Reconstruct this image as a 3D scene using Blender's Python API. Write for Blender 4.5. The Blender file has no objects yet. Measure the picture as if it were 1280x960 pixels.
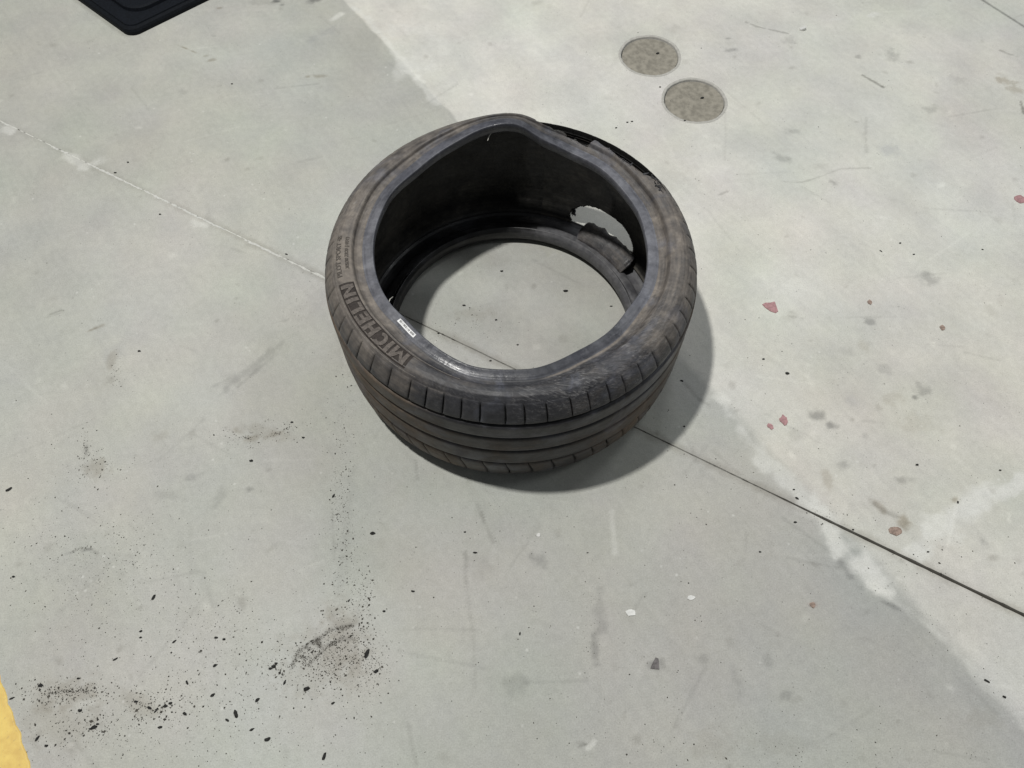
import bpy, bmesh, math, random
import numpy as np
from mathutils import Vector, Matrix

S = bpy.context.scene
COL = S.collection
R = math.radians

# ------------------------------------------------------------------ camera
FPX, PITCH, CAM_H = 980.0, R(61.0), 1.42        # focal length in photo pixels, tilt below the horizon, eye height
cd = bpy.data.cameras.new('camera')
cam = bpy.data.objects.new('camera', cd)
COL.objects.link(cam)
cam.location = (0, 0, CAM_H)
cam.rotation_euler = (R(90) - PITCH, 0, 0)
cd.sensor_width = 36.0
cd.lens = 36.0 * FPX / 1280.0
cd.clip_start, cd.clip_end = 0.02, 200
S.camera = cam

# ------------------------------------------------------------------ light (indoor hall: ceiling lamp, wide bright bank behind, dim ambient)
w = bpy.data.worlds.new('World')
S.world = w
w.use_nodes = True
w.node_tree.nodes['Background'].inputs[0].default_value = (0.93, 0.97, 1.0, 1)
w.node_tree.nodes['Background'].inputs[1].default_value = 0.125


def area(name, loc, target, sx, sy, power, col=(1, 1, 1), shape='RECTANGLE'):
    l = bpy.data.lights.new(name, 'AREA')
    l.shape = shape
    l.size = sx
    if shape in ('RECTANGLE', 'ELLIPSE'):
        l.size_y = sy
    l.energy = power
    l.color = col
    o = bpy.data.objects.new(name, l)
    o.location = loc
    d = Vector(target) - Vector(loc)
    o.rotation_euler = d.to_track_quat('-Z', 'Y').to_euler()
    COL.objects.link(o)
    return o


area('ceiling_lamp', (-1.28, 0.93, 5.0), (0.0, 0.9, 0), 0.22, 0.22, 225, (1.0, 0.985, 0.945), 'DISK')
# a row of farther lamps behind and to the right
for lx, ly, pw in ((1.0, 4.4, 36), (3.2, 3.8, 44), (4.2, 1.2, 28)):
    area('far_ceiling_lamp', (lx, ly, 4.6), (0.0, 0.9, 0), 1.2, 1.2, pw, (0.95, 0.985, 1.0), 'DISK')

S.view_settings.view_transform = 'Standard'
S.view_settings.look = 'None'
S.view_settings.gamma = 1
S.view_settings.exposure = 0
S.view_settings.use_curve_mapping = False

rng = np.random.default_rng(7)
random.seed(7)


# ------------------------------------------------------------------ helpers
def at(x, y, h=0.0):
    """floor point (or point at height h) measured on the photograph"""
    u = (x - 640) / FPX
    v = (y - 480) / FPX
    z = (CAM_H - h) / (math.sin(PITCH) + v * math.cos(PITCH))
    return u * z, z * (math.cos(PITCH) - v * math.sin(PITCH))


def tag(o, label=None, cat=None, group=None, kind=None):
    if label: o['label'] = label
    if cat: o['category'] = cat
    if group: o['group'] = group
    if kind: o['kind'] = kind
    return o


def empty(name, loc):
    o = bpy.data.objects.new(name, None)
    o.location = loc
    o.empty_display_size = 0.05
    COL.objects.link(o)
    return o


def mesh_obj(name, verts, faces, mat, parent=None, smooth=True, attrs=None, loc=None):
    me = bpy.data.meshes.new(name)
    me.from_pydata([tuple(v) for v in verts], [], [tuple(f) for f in faces])
    me.update()
    for m in (mat if isinstance(mat, (list, tuple)) else [mat]):
        me.materials.append(m)
    if smooth:
        me.polygons.foreach_set('use_smooth', np.ones(len(me.polygons), dtype=bool))
    if attrs:
        for k, a in attrs.items():
            a = np.asarray(a, dtype=np.float32)
            if a.ndim == 1:
                at_ = me.attributes.new(k, 'FLOAT', 'POINT')
                at_.data.foreach_set('value', a)
            else:
                at_ = me.attributes.new(k, 'FLOAT_COLOR', 'POINT')
                at_.data.foreach_set('color', np.hstack([a, np.ones((len(a), 1), np.float32)]).ravel())
    o = bpy.data.objects.new(name, me)
    COL.objects.link(o)
    if parent: o.parent = parent
    if loc is not None: o.location = loc
    return o


def fast_mesh(name, verts, quads, mat, parent=None, attrs=None):
    """large quad mesh from numpy arrays"""
    me = bpy.data.meshes.new(name)
    n, q = len(verts), len(quads)
    me.vertices.add(n)
    me.vertices.foreach_set('co', np.asarray(verts, np.float32).ravel())
    me.loops.add(q * 4)
    me.loops.foreach_set('vertex_index', np.asarray(quads, np.int32).ravel())
    me.polygons.add(q)
    me.polygons.foreach_set('loop_start', np.arange(0, q * 4, 4, dtype=np.int32))
    me.polygons.foreach_set('use_smooth', np.ones(q, dtype=bool))
    me.update(calc_edges=True)
    me.materials.append(mat)
    if attrs:
        for k, a in attrs.items():
            a = np.asarray(a, dtype=np.float32)
            if a.ndim == 1:
                at_ = me.attributes.new(k, 'FLOAT', 'POINT')
                at_.data.foreach_set('value', a)
            else:
                at_ = me.attributes.new(k, 'FLOAT_COLOR', 'POINT')
                at_.data.foreach_set('color', np.hstack([a, np.ones((len(a), 1), np.float32)]).ravel())
    o = bpy.data.objects.new(name, me)
    COL.objects.link(o)
    if parent: o.parent = parent
    return o


def vnoise(x, y, scale, seed=0):
    """value noise in 0..1 on arrays"""
    x = x / scale + 37.1 * seed + 500
    y = y / scale + 91.7 * seed + 500
    xi, yi = np.floor(x).astype(np.int64), np.floor(y).astype(np.int64)
    fx, fy = x - xi, y - yi
    fx, fy = fx * fx * (3 - 2 * fx), fy * fy * (3 - 2 * fy)

    def hsh(a, b):
        n = (a * 374761393 + b * 668265263 + seed * 1442695041) & 0xffffffff
        n = ((n ^ (n >> 13)) * 1274126177) & 0xffffffff
        n = n ^ (n >> 16)
        return (n & 0xffff) / 65535.0
    a, b, c, d = hsh(xi, yi), hsh(xi + 1, yi), hsh(xi, yi + 1), hsh(xi + 1, yi + 1)
    return (a * (1 - fx) + b * fx) * (1 - fy) + (c * (1 - fx) + d * fx) * fy


def fbm(x, y, scale, seed=0, octaves=4):
    t, s, amp = 0, 0, 1.0
    for k in range(octaves):
        t = t + amp * vnoise(x, y, scale / 2 ** k, seed + k * 11)
        s += amp
        amp *= 0.5
    return t / s


def sstep(a, b, x):
    t = np.clip((x - a) / (b - a), 0, 1)
    return t * t * (3 - 2 * t)


class NT:
    """tiny node-tree helper"""
    def __init__(self, name):
        self.m = bpy.data.materials.new(name)
        self.m.use_nodes = True
        self.t = self.m.node_tree
        self.b = self.t.nodes['Principled BSDF']

    def n(self, typ, **kw):
        nd = self.t.nodes.new(typ)
        for k, v in kw.items():
            setattr(nd, k, v)
        return nd

    def l(self, a, b):
        self.t.links.new(a, b)

    def sock(self, inp, v):
        if hasattr(v, 'is_linked'):
            self.l(v, inp)
        else:
            inp.default_value = v

    def math(self, op, a, b=0.0, c=None, clamp=False):
        nd = self.n('ShaderNodeMath', operation=op, use_clamp=clamp)
        self.sock(nd.inputs[0], a)
        self.sock(nd.inputs[1], b)
        if c is not None: self.sock(nd.inputs[2], c)
        return nd.outputs[0]

    def noise(self, vec, scale, detail=4, rough=0.55, dist=0.0):
        nd = self.n('ShaderNodeTexNoise')
        if vec is not None: self.l(vec, nd.inputs['Vector'])
        nd.inputs['Scale'].default_value = scale
        nd.inputs['Detail'].default_value = detail
        nd.inputs['Roughness'].default_value = rough
        nd.inputs['Distortion'].default_value = dist
        return nd

    def ramp(self, v, a, b, lo=0.0, hi=1.0):
        nd = self.n('ShaderNodeMapRange', interpolation_type='SMOOTHSTEP')
        self.sock(nd.inputs[0], v)
        nd.inputs[1].default_value, nd.inputs[2].default_value = a, b
        nd.inputs[3].default_value, nd.inputs[4].default_value = lo, hi
        return nd.outputs[0]

    def mix(self, f, a, b, blend='MIX'):
        nd = self.n('ShaderNodeMix', data_type='RGBA', blend_type=blend)
        self.sock(nd.inputs[0], f)
        self.sock(nd.inputs[6], a if hasattr(a, 'is_linked') else (*a, 1))
        self.sock(nd.inputs[7], b if hasattr(b, 'is_linked') else (*b, 1))
        return nd.outputs[2]

    def attr(self, name):
        return self.n('ShaderNodeAttribute', attribute_name=name)

    def obj(self):
        return self.n('ShaderNodeTexCoord').outputs['Object']

    def mapping(self, vec, scale):
        nd = self.n('ShaderNodeMapping')
        self.l(vec, nd.inputs[0])
        nd.inputs['Scale'].default_value = scale
        return nd.outputs[0]

    def bump(self, h, strength, dist, prev=None):
        nd = self.n('ShaderNodeBump')
        self.l(h, nd.inputs['Height'])
        nd.inputs['Strength'].default_value = strength
        nd.inputs['Distance'].default_value = dist
        if prev is not None: self.l(prev, nd.inputs['Normal'])
        return nd.outputs[0]

    def cyl(self):
        """object coordinates rolled out round the tyre: (arc length, radius, height)"""
        sp = self.n('ShaderNodeSeparateXYZ')
        mp = self.n('ShaderNodeMapping')
        self.l(self.obj(), mp.inputs[0])
        mp.inputs['Rotation'].default_value = (0, 0, math.radians(180 + 12))
        self.l(mp.outputs[0], sp.inputs[0])
        an = self.math('ARCTAN2', sp.outputs[0], sp.outputs[1])
        arc = self.math('MULTIPLY', an, 0.33)
        r = self.math('SQRT', self.math('ADD', self.math('MULTIPLY', sp.outputs[0], sp.outputs[0]),
                                        self.math('MULTIPLY', sp.outputs[1], sp.outputs[1])))
        cb = self.n('ShaderNodeCombineXYZ')
        self.l(arc, cb.inputs[0]); self.l(r, cb.inputs[1]); self.l(sp.outputs[2], cb.inputs[2])
        return cb.outputs[0]


# ------------------------------------------------------------------ materials
def make_concrete():
    k = NT('concrete')
    col = k.attr('tone').outputs['Color']
    co = k.obj()
    n1 = k.noise(co, 9, 5, 0.6)
    n2 = k.noise(co, 70, 4, 0.65)
    n3 = k.noise(co, 380, 5, 0.75)
    rot = k.n('ShaderNodeMapping'); k.l(co, rot.inputs[0]); rot.inputs['Rotation'].default_value = (0, 0, 0.95)
    rot2 = k.n('ShaderNodeMapping'); k.l(co, rot2.inputs[0]); rot2.inputs['Rotation'].default_value = (0, 0, -0.55)
    st = k.noise(k.mapping(rot.outputs[0], (5, 60, 1)), 1.0, 5, 0.65, 0.9)
    st2 = k.noise(k.mapping(rot2.outputs[0], (70, 9, 1)), 1.0, 4, 0.65, 1.2)
    c = k.mix(1.0, col, k.mix(k.ramp(n1.outputs[0], 0.3, 0.7), (0.955, 0.955, 0.965), (1.03, 1.03, 1.015)), 'MULTIPLY')
    c = k.mix(1.0, c, k.mix(k.ramp(n2.outputs[0], 0.28, 0.72), (0.945, 0.945, 0.94), (1.035, 1.035, 1.033)), 'MULTIPLY')
    c = k.mix(1.0, c, k.mix(k.ramp(n3.outputs[0], 0.3, 0.7), (0.86, 0.86, 0.85), (1.10, 1.10, 1.095)), 'MULTIPLY')
    c = k.mix(1.0, c, k.mix(k.ramp(st.outputs[0], 0.3, 0.75), (1.015, 1.015, 1.015), (0.965, 0.965, 0.97)), 'MULTIPLY')
    c = k.mix(1.0, c, k.mix(k.ramp(st2.outputs[0], 0.55, 0.8), (1, 1, 1), (0.955, 0.955, 0.95)), 'MULTIPLY')
    # fine pits and specks
    vo = k.n('ShaderNodeTexVoronoi')
    k.l(co, vo.inputs['Vector'])
    vo.inputs['Scale'].default_value = 95
    sp = k.math('MULTIPLY', k.ramp(vo.outputs['Distance'], 0.06, 0.16, 1, 0),
                k.ramp(k.noise(co, 17, 3).outputs[0], 0.52, 0.68))
    c = k.mix(k.math('MULTIPLY', sp, 0.75), c, (0.16, 0.155, 0.145))
    vo2 = k.n('ShaderNodeTexVoronoi')
    k.l(k.mapping(co, (1.0, 1.0, 1.0)), vo2.inputs['Vector'])
    vo2.inputs['Scale'].default_value = 43
    sp2 = k.math('MULTIPLY', k.ramp(vo2.outputs['Distance'], 0.05, 0.17, 1, 0),
                 k.ramp(k.noise(co, 11, 2).outputs[0], 0.55, 0.66))
    c = k.mix(k.math('MULTIPLY', sp2, 0.3), c, (0.75, 0.75, 0.72))
    k.l(c, k.b.inputs['Base Color'])
    rr = k.ramp(n1.outputs[0], 0.3, 0.7, 0.5, 0.68)
    k.l(rr, k.b.inputs['Roughness'])
    k.b.inputs['Specular IOR Level'].default_value = 0.35
    b = k.bump(n2.outputs[0], 0.25, 0.003)
    b = k.bump(n3.outputs[0], 0.25, 0.0012, b)
    k.l(b, k.b.inputs['Normal'])
    return k.m


def make_rubber(name, base, dust, dustk, rough=0.62, streak=True, blue=(0.105, 0.11, 0.135)):
    """worn tyre rubber; point attributes: dust (0..1), scuff (0..1)"""
    k = NT(name)
    cy = k.cyl()
    n1 = k.noise(cy, 16, 6, 0.62, 0.5)
    n2 = k.noise(cy, 90, 5, 0.65)
    s1 = k.noise(k.mapping(cy, (9, 130, 150)), 1.0, 6, 0.68, 0.35)
    mr = k.n('ShaderNodeMapping'); k.l(cy, mr.inputs[0]); mr.inputs['Rotation'].default_value = (0, 0, 0.45)
    s2 = k.noise(k.mapping(mr.outputs[0], (42, 230, 200)), 1.0, 6, 0.72, 1.4)
    da = k.attr('dust').outputs['Fac']
    sa = k.attr('scuff').outputs['Fac']
    f = k.math('ADD', k.math('MULTIPLY', da, 1.0), k.math('SUBTRACT', n1.outputs[0], 0.5))
    f = k.math('ADD', f, k.math('MULTIPLY', k.math('SUBTRACT', s1.outputs[0], 0.5), 0.9))
    f = k.ramp(f, 0.05, 0.95)
    c = k.mix(k.math('MULTIPLY', f, dustk), base, dust)
    # bluish polish haze on bald patches
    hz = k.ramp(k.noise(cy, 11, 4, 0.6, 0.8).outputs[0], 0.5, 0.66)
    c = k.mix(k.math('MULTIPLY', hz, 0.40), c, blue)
    # scuff: torn light and dark scratches
    sc = k.math('MULTIPLY', sa, k.ramp(s2.outputs[0], 0.5, 0.66))
    c = k.mix(k.math('MULTIPLY', sc, 0.6), c, (0.20, 0.195, 0.195))
    sd = k.math('MULTIPLY', sa, k.ramp(s2.outputs[0], 0.44, 0.34))
    c = k.mix(k.math('MULTIPLY', sd, 0.8), c, (0.012, 0.012, 0.012))
    c = k.mix(1.0, c, k.mix(k.ramp(n2.outputs[0], 0.3, 0.7), (0.80, 0.80, 0.80), (1.18, 1.18, 1.17)), 'MULTIPLY')
    n4 = k.noise(cy, 21, 4, 0.6, 0.8)
    c = k.mix(1.0, c, k.mix(k.ramp(n4.outputs[0], 0.32, 0.68), (0.74, 0.74, 0.76), (1.18, 1.17, 1.16)), 'MULTIPLY')
    fl = k.math('MULTIPLY', k.ramp(k.noise(cy, 260, 3, 0.7).outputs[0], 0.64, 0.74), k.ramp(n4.outputs[0], 0.45, 0.65))
    c = k.mix(k.math('MULTIPLY', k.math('MULTIPLY', fl, sa), 0.8), c, (0.24, 0.23, 0.22))
    k.l(c, k.b.inputs['Base Color'])
    k.l(k.math('ADD', k.ramp(n1.outputs[0], 0.3, 0.7, rough - 0.22, rough - 0.02), k.math('MULTIPLY', f, 0.22)), k.b.inputs['Roughness'])
    k.b.inputs['Specular IOR Level'].default_value = 0.42
    b = k.bump(n2.outputs[0], 0.3, 0.0010)
    b = k.bump(n4.outputs[0], 0.25, 0.003, b)
    b = k.bump(s1.outputs[0], 0.25, 0.0012, b)
    hs = k.math('MULTIPLY', s2.outputs[0], sa)
    b = k.bump(hs, 0.6, 0.002, b)
    k.l(b, k.b.inputs['Normal'])
    return k.m


def make_simple(name, col, rough=0.6, var=0.25, scale=60, bump=0.2, spec=0.4, bd=0.001):
    k = NT(name)
    co = k.obj()
    n = k.noise(co, scale, 4, 0.6)
    lo = tuple(c * (1 - var) for c in col)
    hi = tuple(c * (1 + var) for c in col)
    k.l(k.mix(k.ramp(n.outputs[0], 0.3, 0.7), lo, hi), k.b.inputs['Base Color'])
    k.b.inputs['Roughness'].default_value = rough
    k.b.inputs['Specular IOR Level'].default_value = spec
    if bump:
        k.l(k.bump(n.outputs[0], bump, bd), k.b.inputs['Normal'])
    return k.m


M_floor = make_concrete()
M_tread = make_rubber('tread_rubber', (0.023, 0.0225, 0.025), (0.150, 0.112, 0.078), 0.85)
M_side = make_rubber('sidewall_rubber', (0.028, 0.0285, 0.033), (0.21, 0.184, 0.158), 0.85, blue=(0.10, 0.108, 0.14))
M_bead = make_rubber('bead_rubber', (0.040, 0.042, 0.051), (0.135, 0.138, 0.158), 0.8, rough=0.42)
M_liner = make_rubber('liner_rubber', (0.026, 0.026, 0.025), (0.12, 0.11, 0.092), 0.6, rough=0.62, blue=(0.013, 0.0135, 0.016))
M_liner.node_tree.nodes['Principled BSDF'].inputs['Specular IOR Level'].default_value = 0.22
M_lowbead_shaded = make_rubber('shaded_lower_bead_rubber', (0.014, 0.014, 0.0145), (0.13, 0.13, 0.138), 0.8, rough=0.5, blue=(0.045, 0.047, 0.055))  # darkened bead rubber, the shade inside the tyre put into its colour
M_torn = make_simple('freshly_torn_rubber', (0.009, 0.009, 0.0088), 0.85, 0.4, 150, 0.4, 0.2)
M_dark = make_simple('dark_lettering_rubber', (0.030, 0.024, 0.021), 0.8, 0.3, 300)
M_letter = make_simple('dusty_letter_rubber', (0.098, 0.084, 0.074), 0.7, 0.35, 260)
M_small = make_simple('small_letter_rubber', (0.075, 0.066, 0.058), 0.75, 0.3, 300)
M_rail = make_simple('ridge_rubber', (0.17, 0.155, 0.14), 0.7, 0.35, 200)
M_label = make_simple('label_paper', (0.72, 0.72, 0.72), 0.6, 0.1, 100, 0)
M_print = make_simple('label_print', (0.12, 0.12, 0.12), 0.6, 0.1, 100, 0)
M_crumb = make_simple('crumb_rubber', (0.012, 0.012, 0.011), 0.7, 0.5, 300, 0.4)
M_grit = make_simple('grit', (0.062, 0.057, 0.048), 0.85, 0.6, 120, 0)
M_pink = make_simple('pink_flake', (0.36, 0.20, 0.205), 0.6, 0.2, 200)
M_rust = make_simple('rust_flake', (0.275, 0.205, 0.17), 0.8, 0.3, 200)
M_white = make_simple('white_chip', (0.62, 0.62, 0.60), 0.5, 0.1, 200)
M_cap = make_simple('cap_mortar', (0.250, 0.233, 0.196), 0.85, 0.22, 60, 0.8, 0.25, 0.002)
M_capr = make_simple('cap_ring', (0.40, 0.39, 0.36), 0.75, 0.12, 120, 0.3)
M_cord = make_simple('loose_cord', (0.45, 0.44, 0.40), 0.7, 0.2, 200, 0)
M_mat = make_simple('mat_rubber', (0.0045, 0.006, 0.0085), 0.7, 0.35, 180, 0.3, 0.15)
M_matp = make_simple('mat_panel', (0.0055, 0.0072, 0.0105), 0.75, 0.35, 240, 0.3, 0.15)

# ------------------------------------------------------------------ FLOOR
# joint line (saw cut) through (-1.299,1.541) and (0.909,0.308)
J0 = np.array([-0.195, 0.9345])
jd = np.array([0.909 + 1.299, 0.308 - 1.541]); jd /= np.linalg.norm(jd)
jn = np.array([-jd[1], jd[0]])                     # points away, to the upper right
if jn[1] < 0: jn = -jn
# edge of the grey coat, straight, and parallel to it a crack and the yellow stripe
E0 = np.array([-0.478, 2.035]); E1 = np.array([0.857, 0.144])
ed = (E1 - E0) / np.linalg.norm(E1 - E0)
en = np.array([-ed[1], ed[0]])
if en[0] < 0: en = -en                               # towards the right


def view_mask(x, y):
    """ground that the photograph shows, with a margin"""
    z = y * math.cos(PITCH) + CAM_H * math.sin(PITCH)
    v = (CAM_H * math.cos(PITCH) - y * math.sin(PITCH)) / z
    return (np.abs(x) < 0.70 * z) & (v < 0.58) & (v > -0.58) & (z > 0.2)


STAINS = [  # photo point, radius mm along x, y, angle, strength, (colour)
    (1114, 68, 20, 24, 0, .45, 0), (1196, 100, 22, 20, 0, .22, 0), (1255, 100, 30, 18, -30, .55, 1), (1270, 112, 26, 16, -20, .45, 1),
    (1167, 136, 26, 16, 0, .35, 0), (1110, 187, 30, 24, 0, .35, 2), (978, 198, 26, 16, -20, .42, 0), (1042, 228, 10, 12, 0, .6, 0),
    (986, 50, 24, 18, 0, .3, 0), (1072, 71, 14, 8, 0, .5, 0), (915, 63, 20, 8, 0, .45, 0), (991, 165, 24, 12, 0, .3, 0), (910, 48, 12, 6, 0, .5, 0),
    (1160, 348, 22, 18, -30, .5, 0), (1090, 403, 12, 12, 0, .6, 0), (1081, 433, 14, 18, 0, .25, 1), (1106, 463, 14, 14, 0, .25, 0),
    (1153, 487, 16, 18, -40, .5, 0), (1143, 497, 7, 6, 0, .75, 0), (1022, 519, 17, 14, -30, .7, 0), (1040, 532, 12, 9, -20, .75, 0),
    (1056, 581, 15, 13, 0, .45, 0), (1035, 600, 14, 26, 0, .35, 1), (1130, 600, 22, 10, 0, .35, 0), (1098, 633, 16, 10, -40, .5, 1),
    (1130, 654, 14, 13, 0, .7, 1), (1229, 677, 9, 15, 20, .45, 0), (1193, 625, 8, 6, 0, .6, 1), (1081, 546, 10, 8, 0, .3, 0),
    (1063, 500, 16, 20, 0, .22, 2), (1113, 497, 26, 18, 0, .22, 1), (1150, 530, 40, 26, 0, .16, 1), (1060, 440, 20, 12, 0, .16, 0),
    (744, 808, 8, 30, 0, .5, 0), (750, 760, 12, 50, 0, .28, 0), (676, 700, 22, 14, -25, .45, 0), (643, 855, 34, 18, 15, .3, 0), (819, 831, 14, 14, 0, .5, 0),
    (320, 455, 10, 85, -42, .3, 0), (322, 462, 5, 60, -40, .32, 0), (285, 480, 20, 30, -40, .2, 0), (330, 425, 30, 30, 0, .10, 0),
    (330, 540, 60, 14, -12, .25, 1), (313, 548, 14, 8, 0, .55, 1), (345, 543, 20, 7, 20, .4, 1), (295, 538, 10, 6, -20, .4, 1), (312, 612, 8, 7, 0, .5, 0),
    (140, 450, 10, 22, 0, .35, 1), (143, 440, 28, 26, 0, .18, 2), (120, 585, 26, 22, -30, .38, 1), (108, 562, 6, 26, 10, .4, 0), (240, 597, 22, 8, 10, .3, 0),
    (210, 620, 34, 10, -10, .22, 0), (275, 618, 10, 34, -10, .26, 0), (125, 408, 12, 5, 30, .5, 1), (115, 412, 16, 2.5, 30, .6, 1), (70, 393, 16, 3, 25, .3, 0),
    (200, 545, 18, 12, 0, .2, 1), (262, 275, 60, 8, -70, .16, 0), (265, 75, 14, 6, 15, .5, 1), (257, 70, 10, 5, 20, .4, 1), (398, 95, 26, 7, 0, .5, 1), (385, 96, 9, 6, 0, .5, 1),
    (232, 60, 22, 3, -28, .7, 1), (243, 65, 10, 3, -28, .6, 1), (275, 10, 8, 5, 0, .5, 1), (408, 40, 60, 18, 42, .22, 2), (267, 45, 10, 5, 0, .4, 0), (230, 115, 14, 10, 0, .2, 0),
    (345, 1, 14, 10, 0, .95, 0), (395, 0, 16, 10, 0, .8, 0), (388, 2, 16, 12, 0, .4, 0), (352, 6, 9, 5, 0, .5, 0), (330, 3, 60, 14, 0, .25, 0),
    (400, 825, 85, 60, 25, .22, 1), (430, 800, 40, 70, 10, .30, 1), (85, 866, 60, 26, 5, .35, 1), (75, 905, 70, 40, 0, .22, 1), (430, 690, 12, 150, 0, .12, 0),
    (175, 880, 40, 16, -25, .3, 1), (100, 690, 90, 10, 0, .0, 0), (120, 705, 60, 60, 30, .10, 2), (95, 780, 60, 70, 30, .10, 2), (612, 325, 60, 24, 0, .10, 1), (590, 392, 50, 18, 0, .2, 1),
    (690, 305, 60, 30, 10, .14, 3), (640, 350, 30, 40, 0, .12, 0), (760, 480, 50, 40, 0, .1, 1), (830, 225, 60, 50, 0, .08, 1), (90, 690, 10, 4, 20, .3, 0), (108, 688, 22, 3, 10, .5, 0),
    (890, 930, 40, 26, 0, .16, 1), (980, 930, 60, 18, 0, .12, 1), (920, 850, 10, 34, 15, .28, 0), (983, 868, 12, 7, 20, .4, 0), (1230, 900, 30, 16, 0, .15, 1), (960, 825, 12, 12, 0, .25, 0), (877, 823, 12, 9, 0, .3, 0),
    (1115, 757, 24, 5, -22, .5, 0), (1060, 715, 6, 34, 30, .5, 0), (1016, 756, 8, 7, 0, .5, 4), (735, 240, 20, 20, 0, .06, 1),
]
STAIN_COL = {0: (0.42, 0.42, 0.43), 1: (0.52, 0.46, 0.38), 2: (0.62, 0.63, 0.72), 3: (0.82, 0.80, 0.52), 4: (0.75, 0.45, 0.40)}
LINES = [  # thin dark scratches: photo polyline, width mm, strength
    ([(1083, 147), (1082, 168), (1083, 190)], 5.5, .2), ([(906, 135), (907, 165), (906, 200)], 3.5, .14), ([(1078, 94), (1104, 109)], 5, .7), ([(932, 27), (945, 33), (985, 42)], 4, .45),
    ([(978, 227), (1003, 228), (1033, 218), (1050, 211), (1088, 210)], 3.5, .26), ([(898, 244), (910, 239)], 4, .35), ([(1276, 127), (1280, 142)], 5, .7), ([(1250, 63), (1266, 69)], 5, .4),
    ([(582, 690), (582, 728)], 5, .3), ([(583, 728), (592, 800), (594, 860)], 3.5, .18), ([(596, 630), (616, 678)], 5, .25), ([(520, 575), (522, 600)], 3, .3),
    ([(91, 690), (100, 685), (112, 686), (122, 693)], 3, .4), ([(602, 640), (606, 655)], 2.5, .4), ([(510, 905), (520, 955)], 5, .2), ([(62, 393), (78, 388)], 3.5, .4),
    ([(340, 404), (360, 400)], 3, .2), ([(238, 660), (238, 740)], 3, .12), ([(415, 640), (418, 700)], 4, .22), ([(1160, 430), (1205, 434)], 3.5, .14), ([(985, 395), (1005, 398)], 3, .25), ([(1055, 397), (1120, 396)], 3.5, .14),
    ([(365, 835), (372, 815), (388, 803), (398, 800), (412, 788), (430, 784), (440, 782)], 6.0, .42), ([(384, 832), (398, 818), (412, 806), (430, 796)], 4.5, .35), ([(396, 800), (400, 808)], 8, .7),
    ([(375, 821), (385, 822), (386, 822)], 4, .5), ([(378, 830), (381, 821)], 4, .5), ([(410, 806), (440, 797)], 5, .4), ([(383, 809), (388, 812)], 4, .5),
    ([(1120, 645), (1100, 636), (1092, 630)], 8, .35), ([(855, 478), (870, 495), (885, 506)], 6, .3), ([(720, 928), (738, 932)], 3, .3), ([(724, 934), (742, 928)], 3, .35), ([(1233, 15), (1280, 40)], 3.0, 0.0),
]
WLINES = [  # pale scratches
    ([(446, 10), (478, 45), (516, 95), (548, 130)], 12, .5), ([(415, 25), (426, 18)], 8, .5), ([(900, 500), (960, 580), (1020, 640)], 16, .55), ([(1020, 640), (1060, 690), (1100, 735)], 24, .75),
    ([(1075, 700), (1105, 735)], 20, .5), ([(1140, 690), (1180, 650), (1225, 620), (1280, 600)], 20, .7), ([(1165, 668), (1215, 640)], 26, .5), ([(1220, 632), (1290, 596)], 16, .5), ([(1100, 735), (1180, 800), (1240, 860), (1280, 905)], 10, .3),
    ([(490, 40), (530, 35), (560, 60)], 22, .3), ([(500, 90), (520, 85)], 28, .35), ([(1085, 20), (1096, 17)], 8, .6), ([(1040, 25), (1048, 24)], 9, .6), ([(520, 98), (530, 102)], 10, .6), ([(765, 640), (768, 690)], 5, .3),
    ([(90, 195), (110, 208), (125, 200)], 18, .5), ([(245, 278), (258, 280)], 14, .45), ([(100, 880), (130, 878)], 5, .2), ([(8, 160), (14, 164)], 12, .5), ([(735, 935), (742, 928)], 3.5, .5),
]


def seg_dist(px, py, a, b):
    ax, ay = a; bx, by = b
    dx, dy = bx - ax, by - ay
    L = dx * dx + dy * dy + 1e-12
    t = np.clip(((px - ax) * dx + (py - ay) * dy) / L, 0, 1)
    return np.hypot(px - ax - t * dx, py - ay - t * dy)


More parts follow.
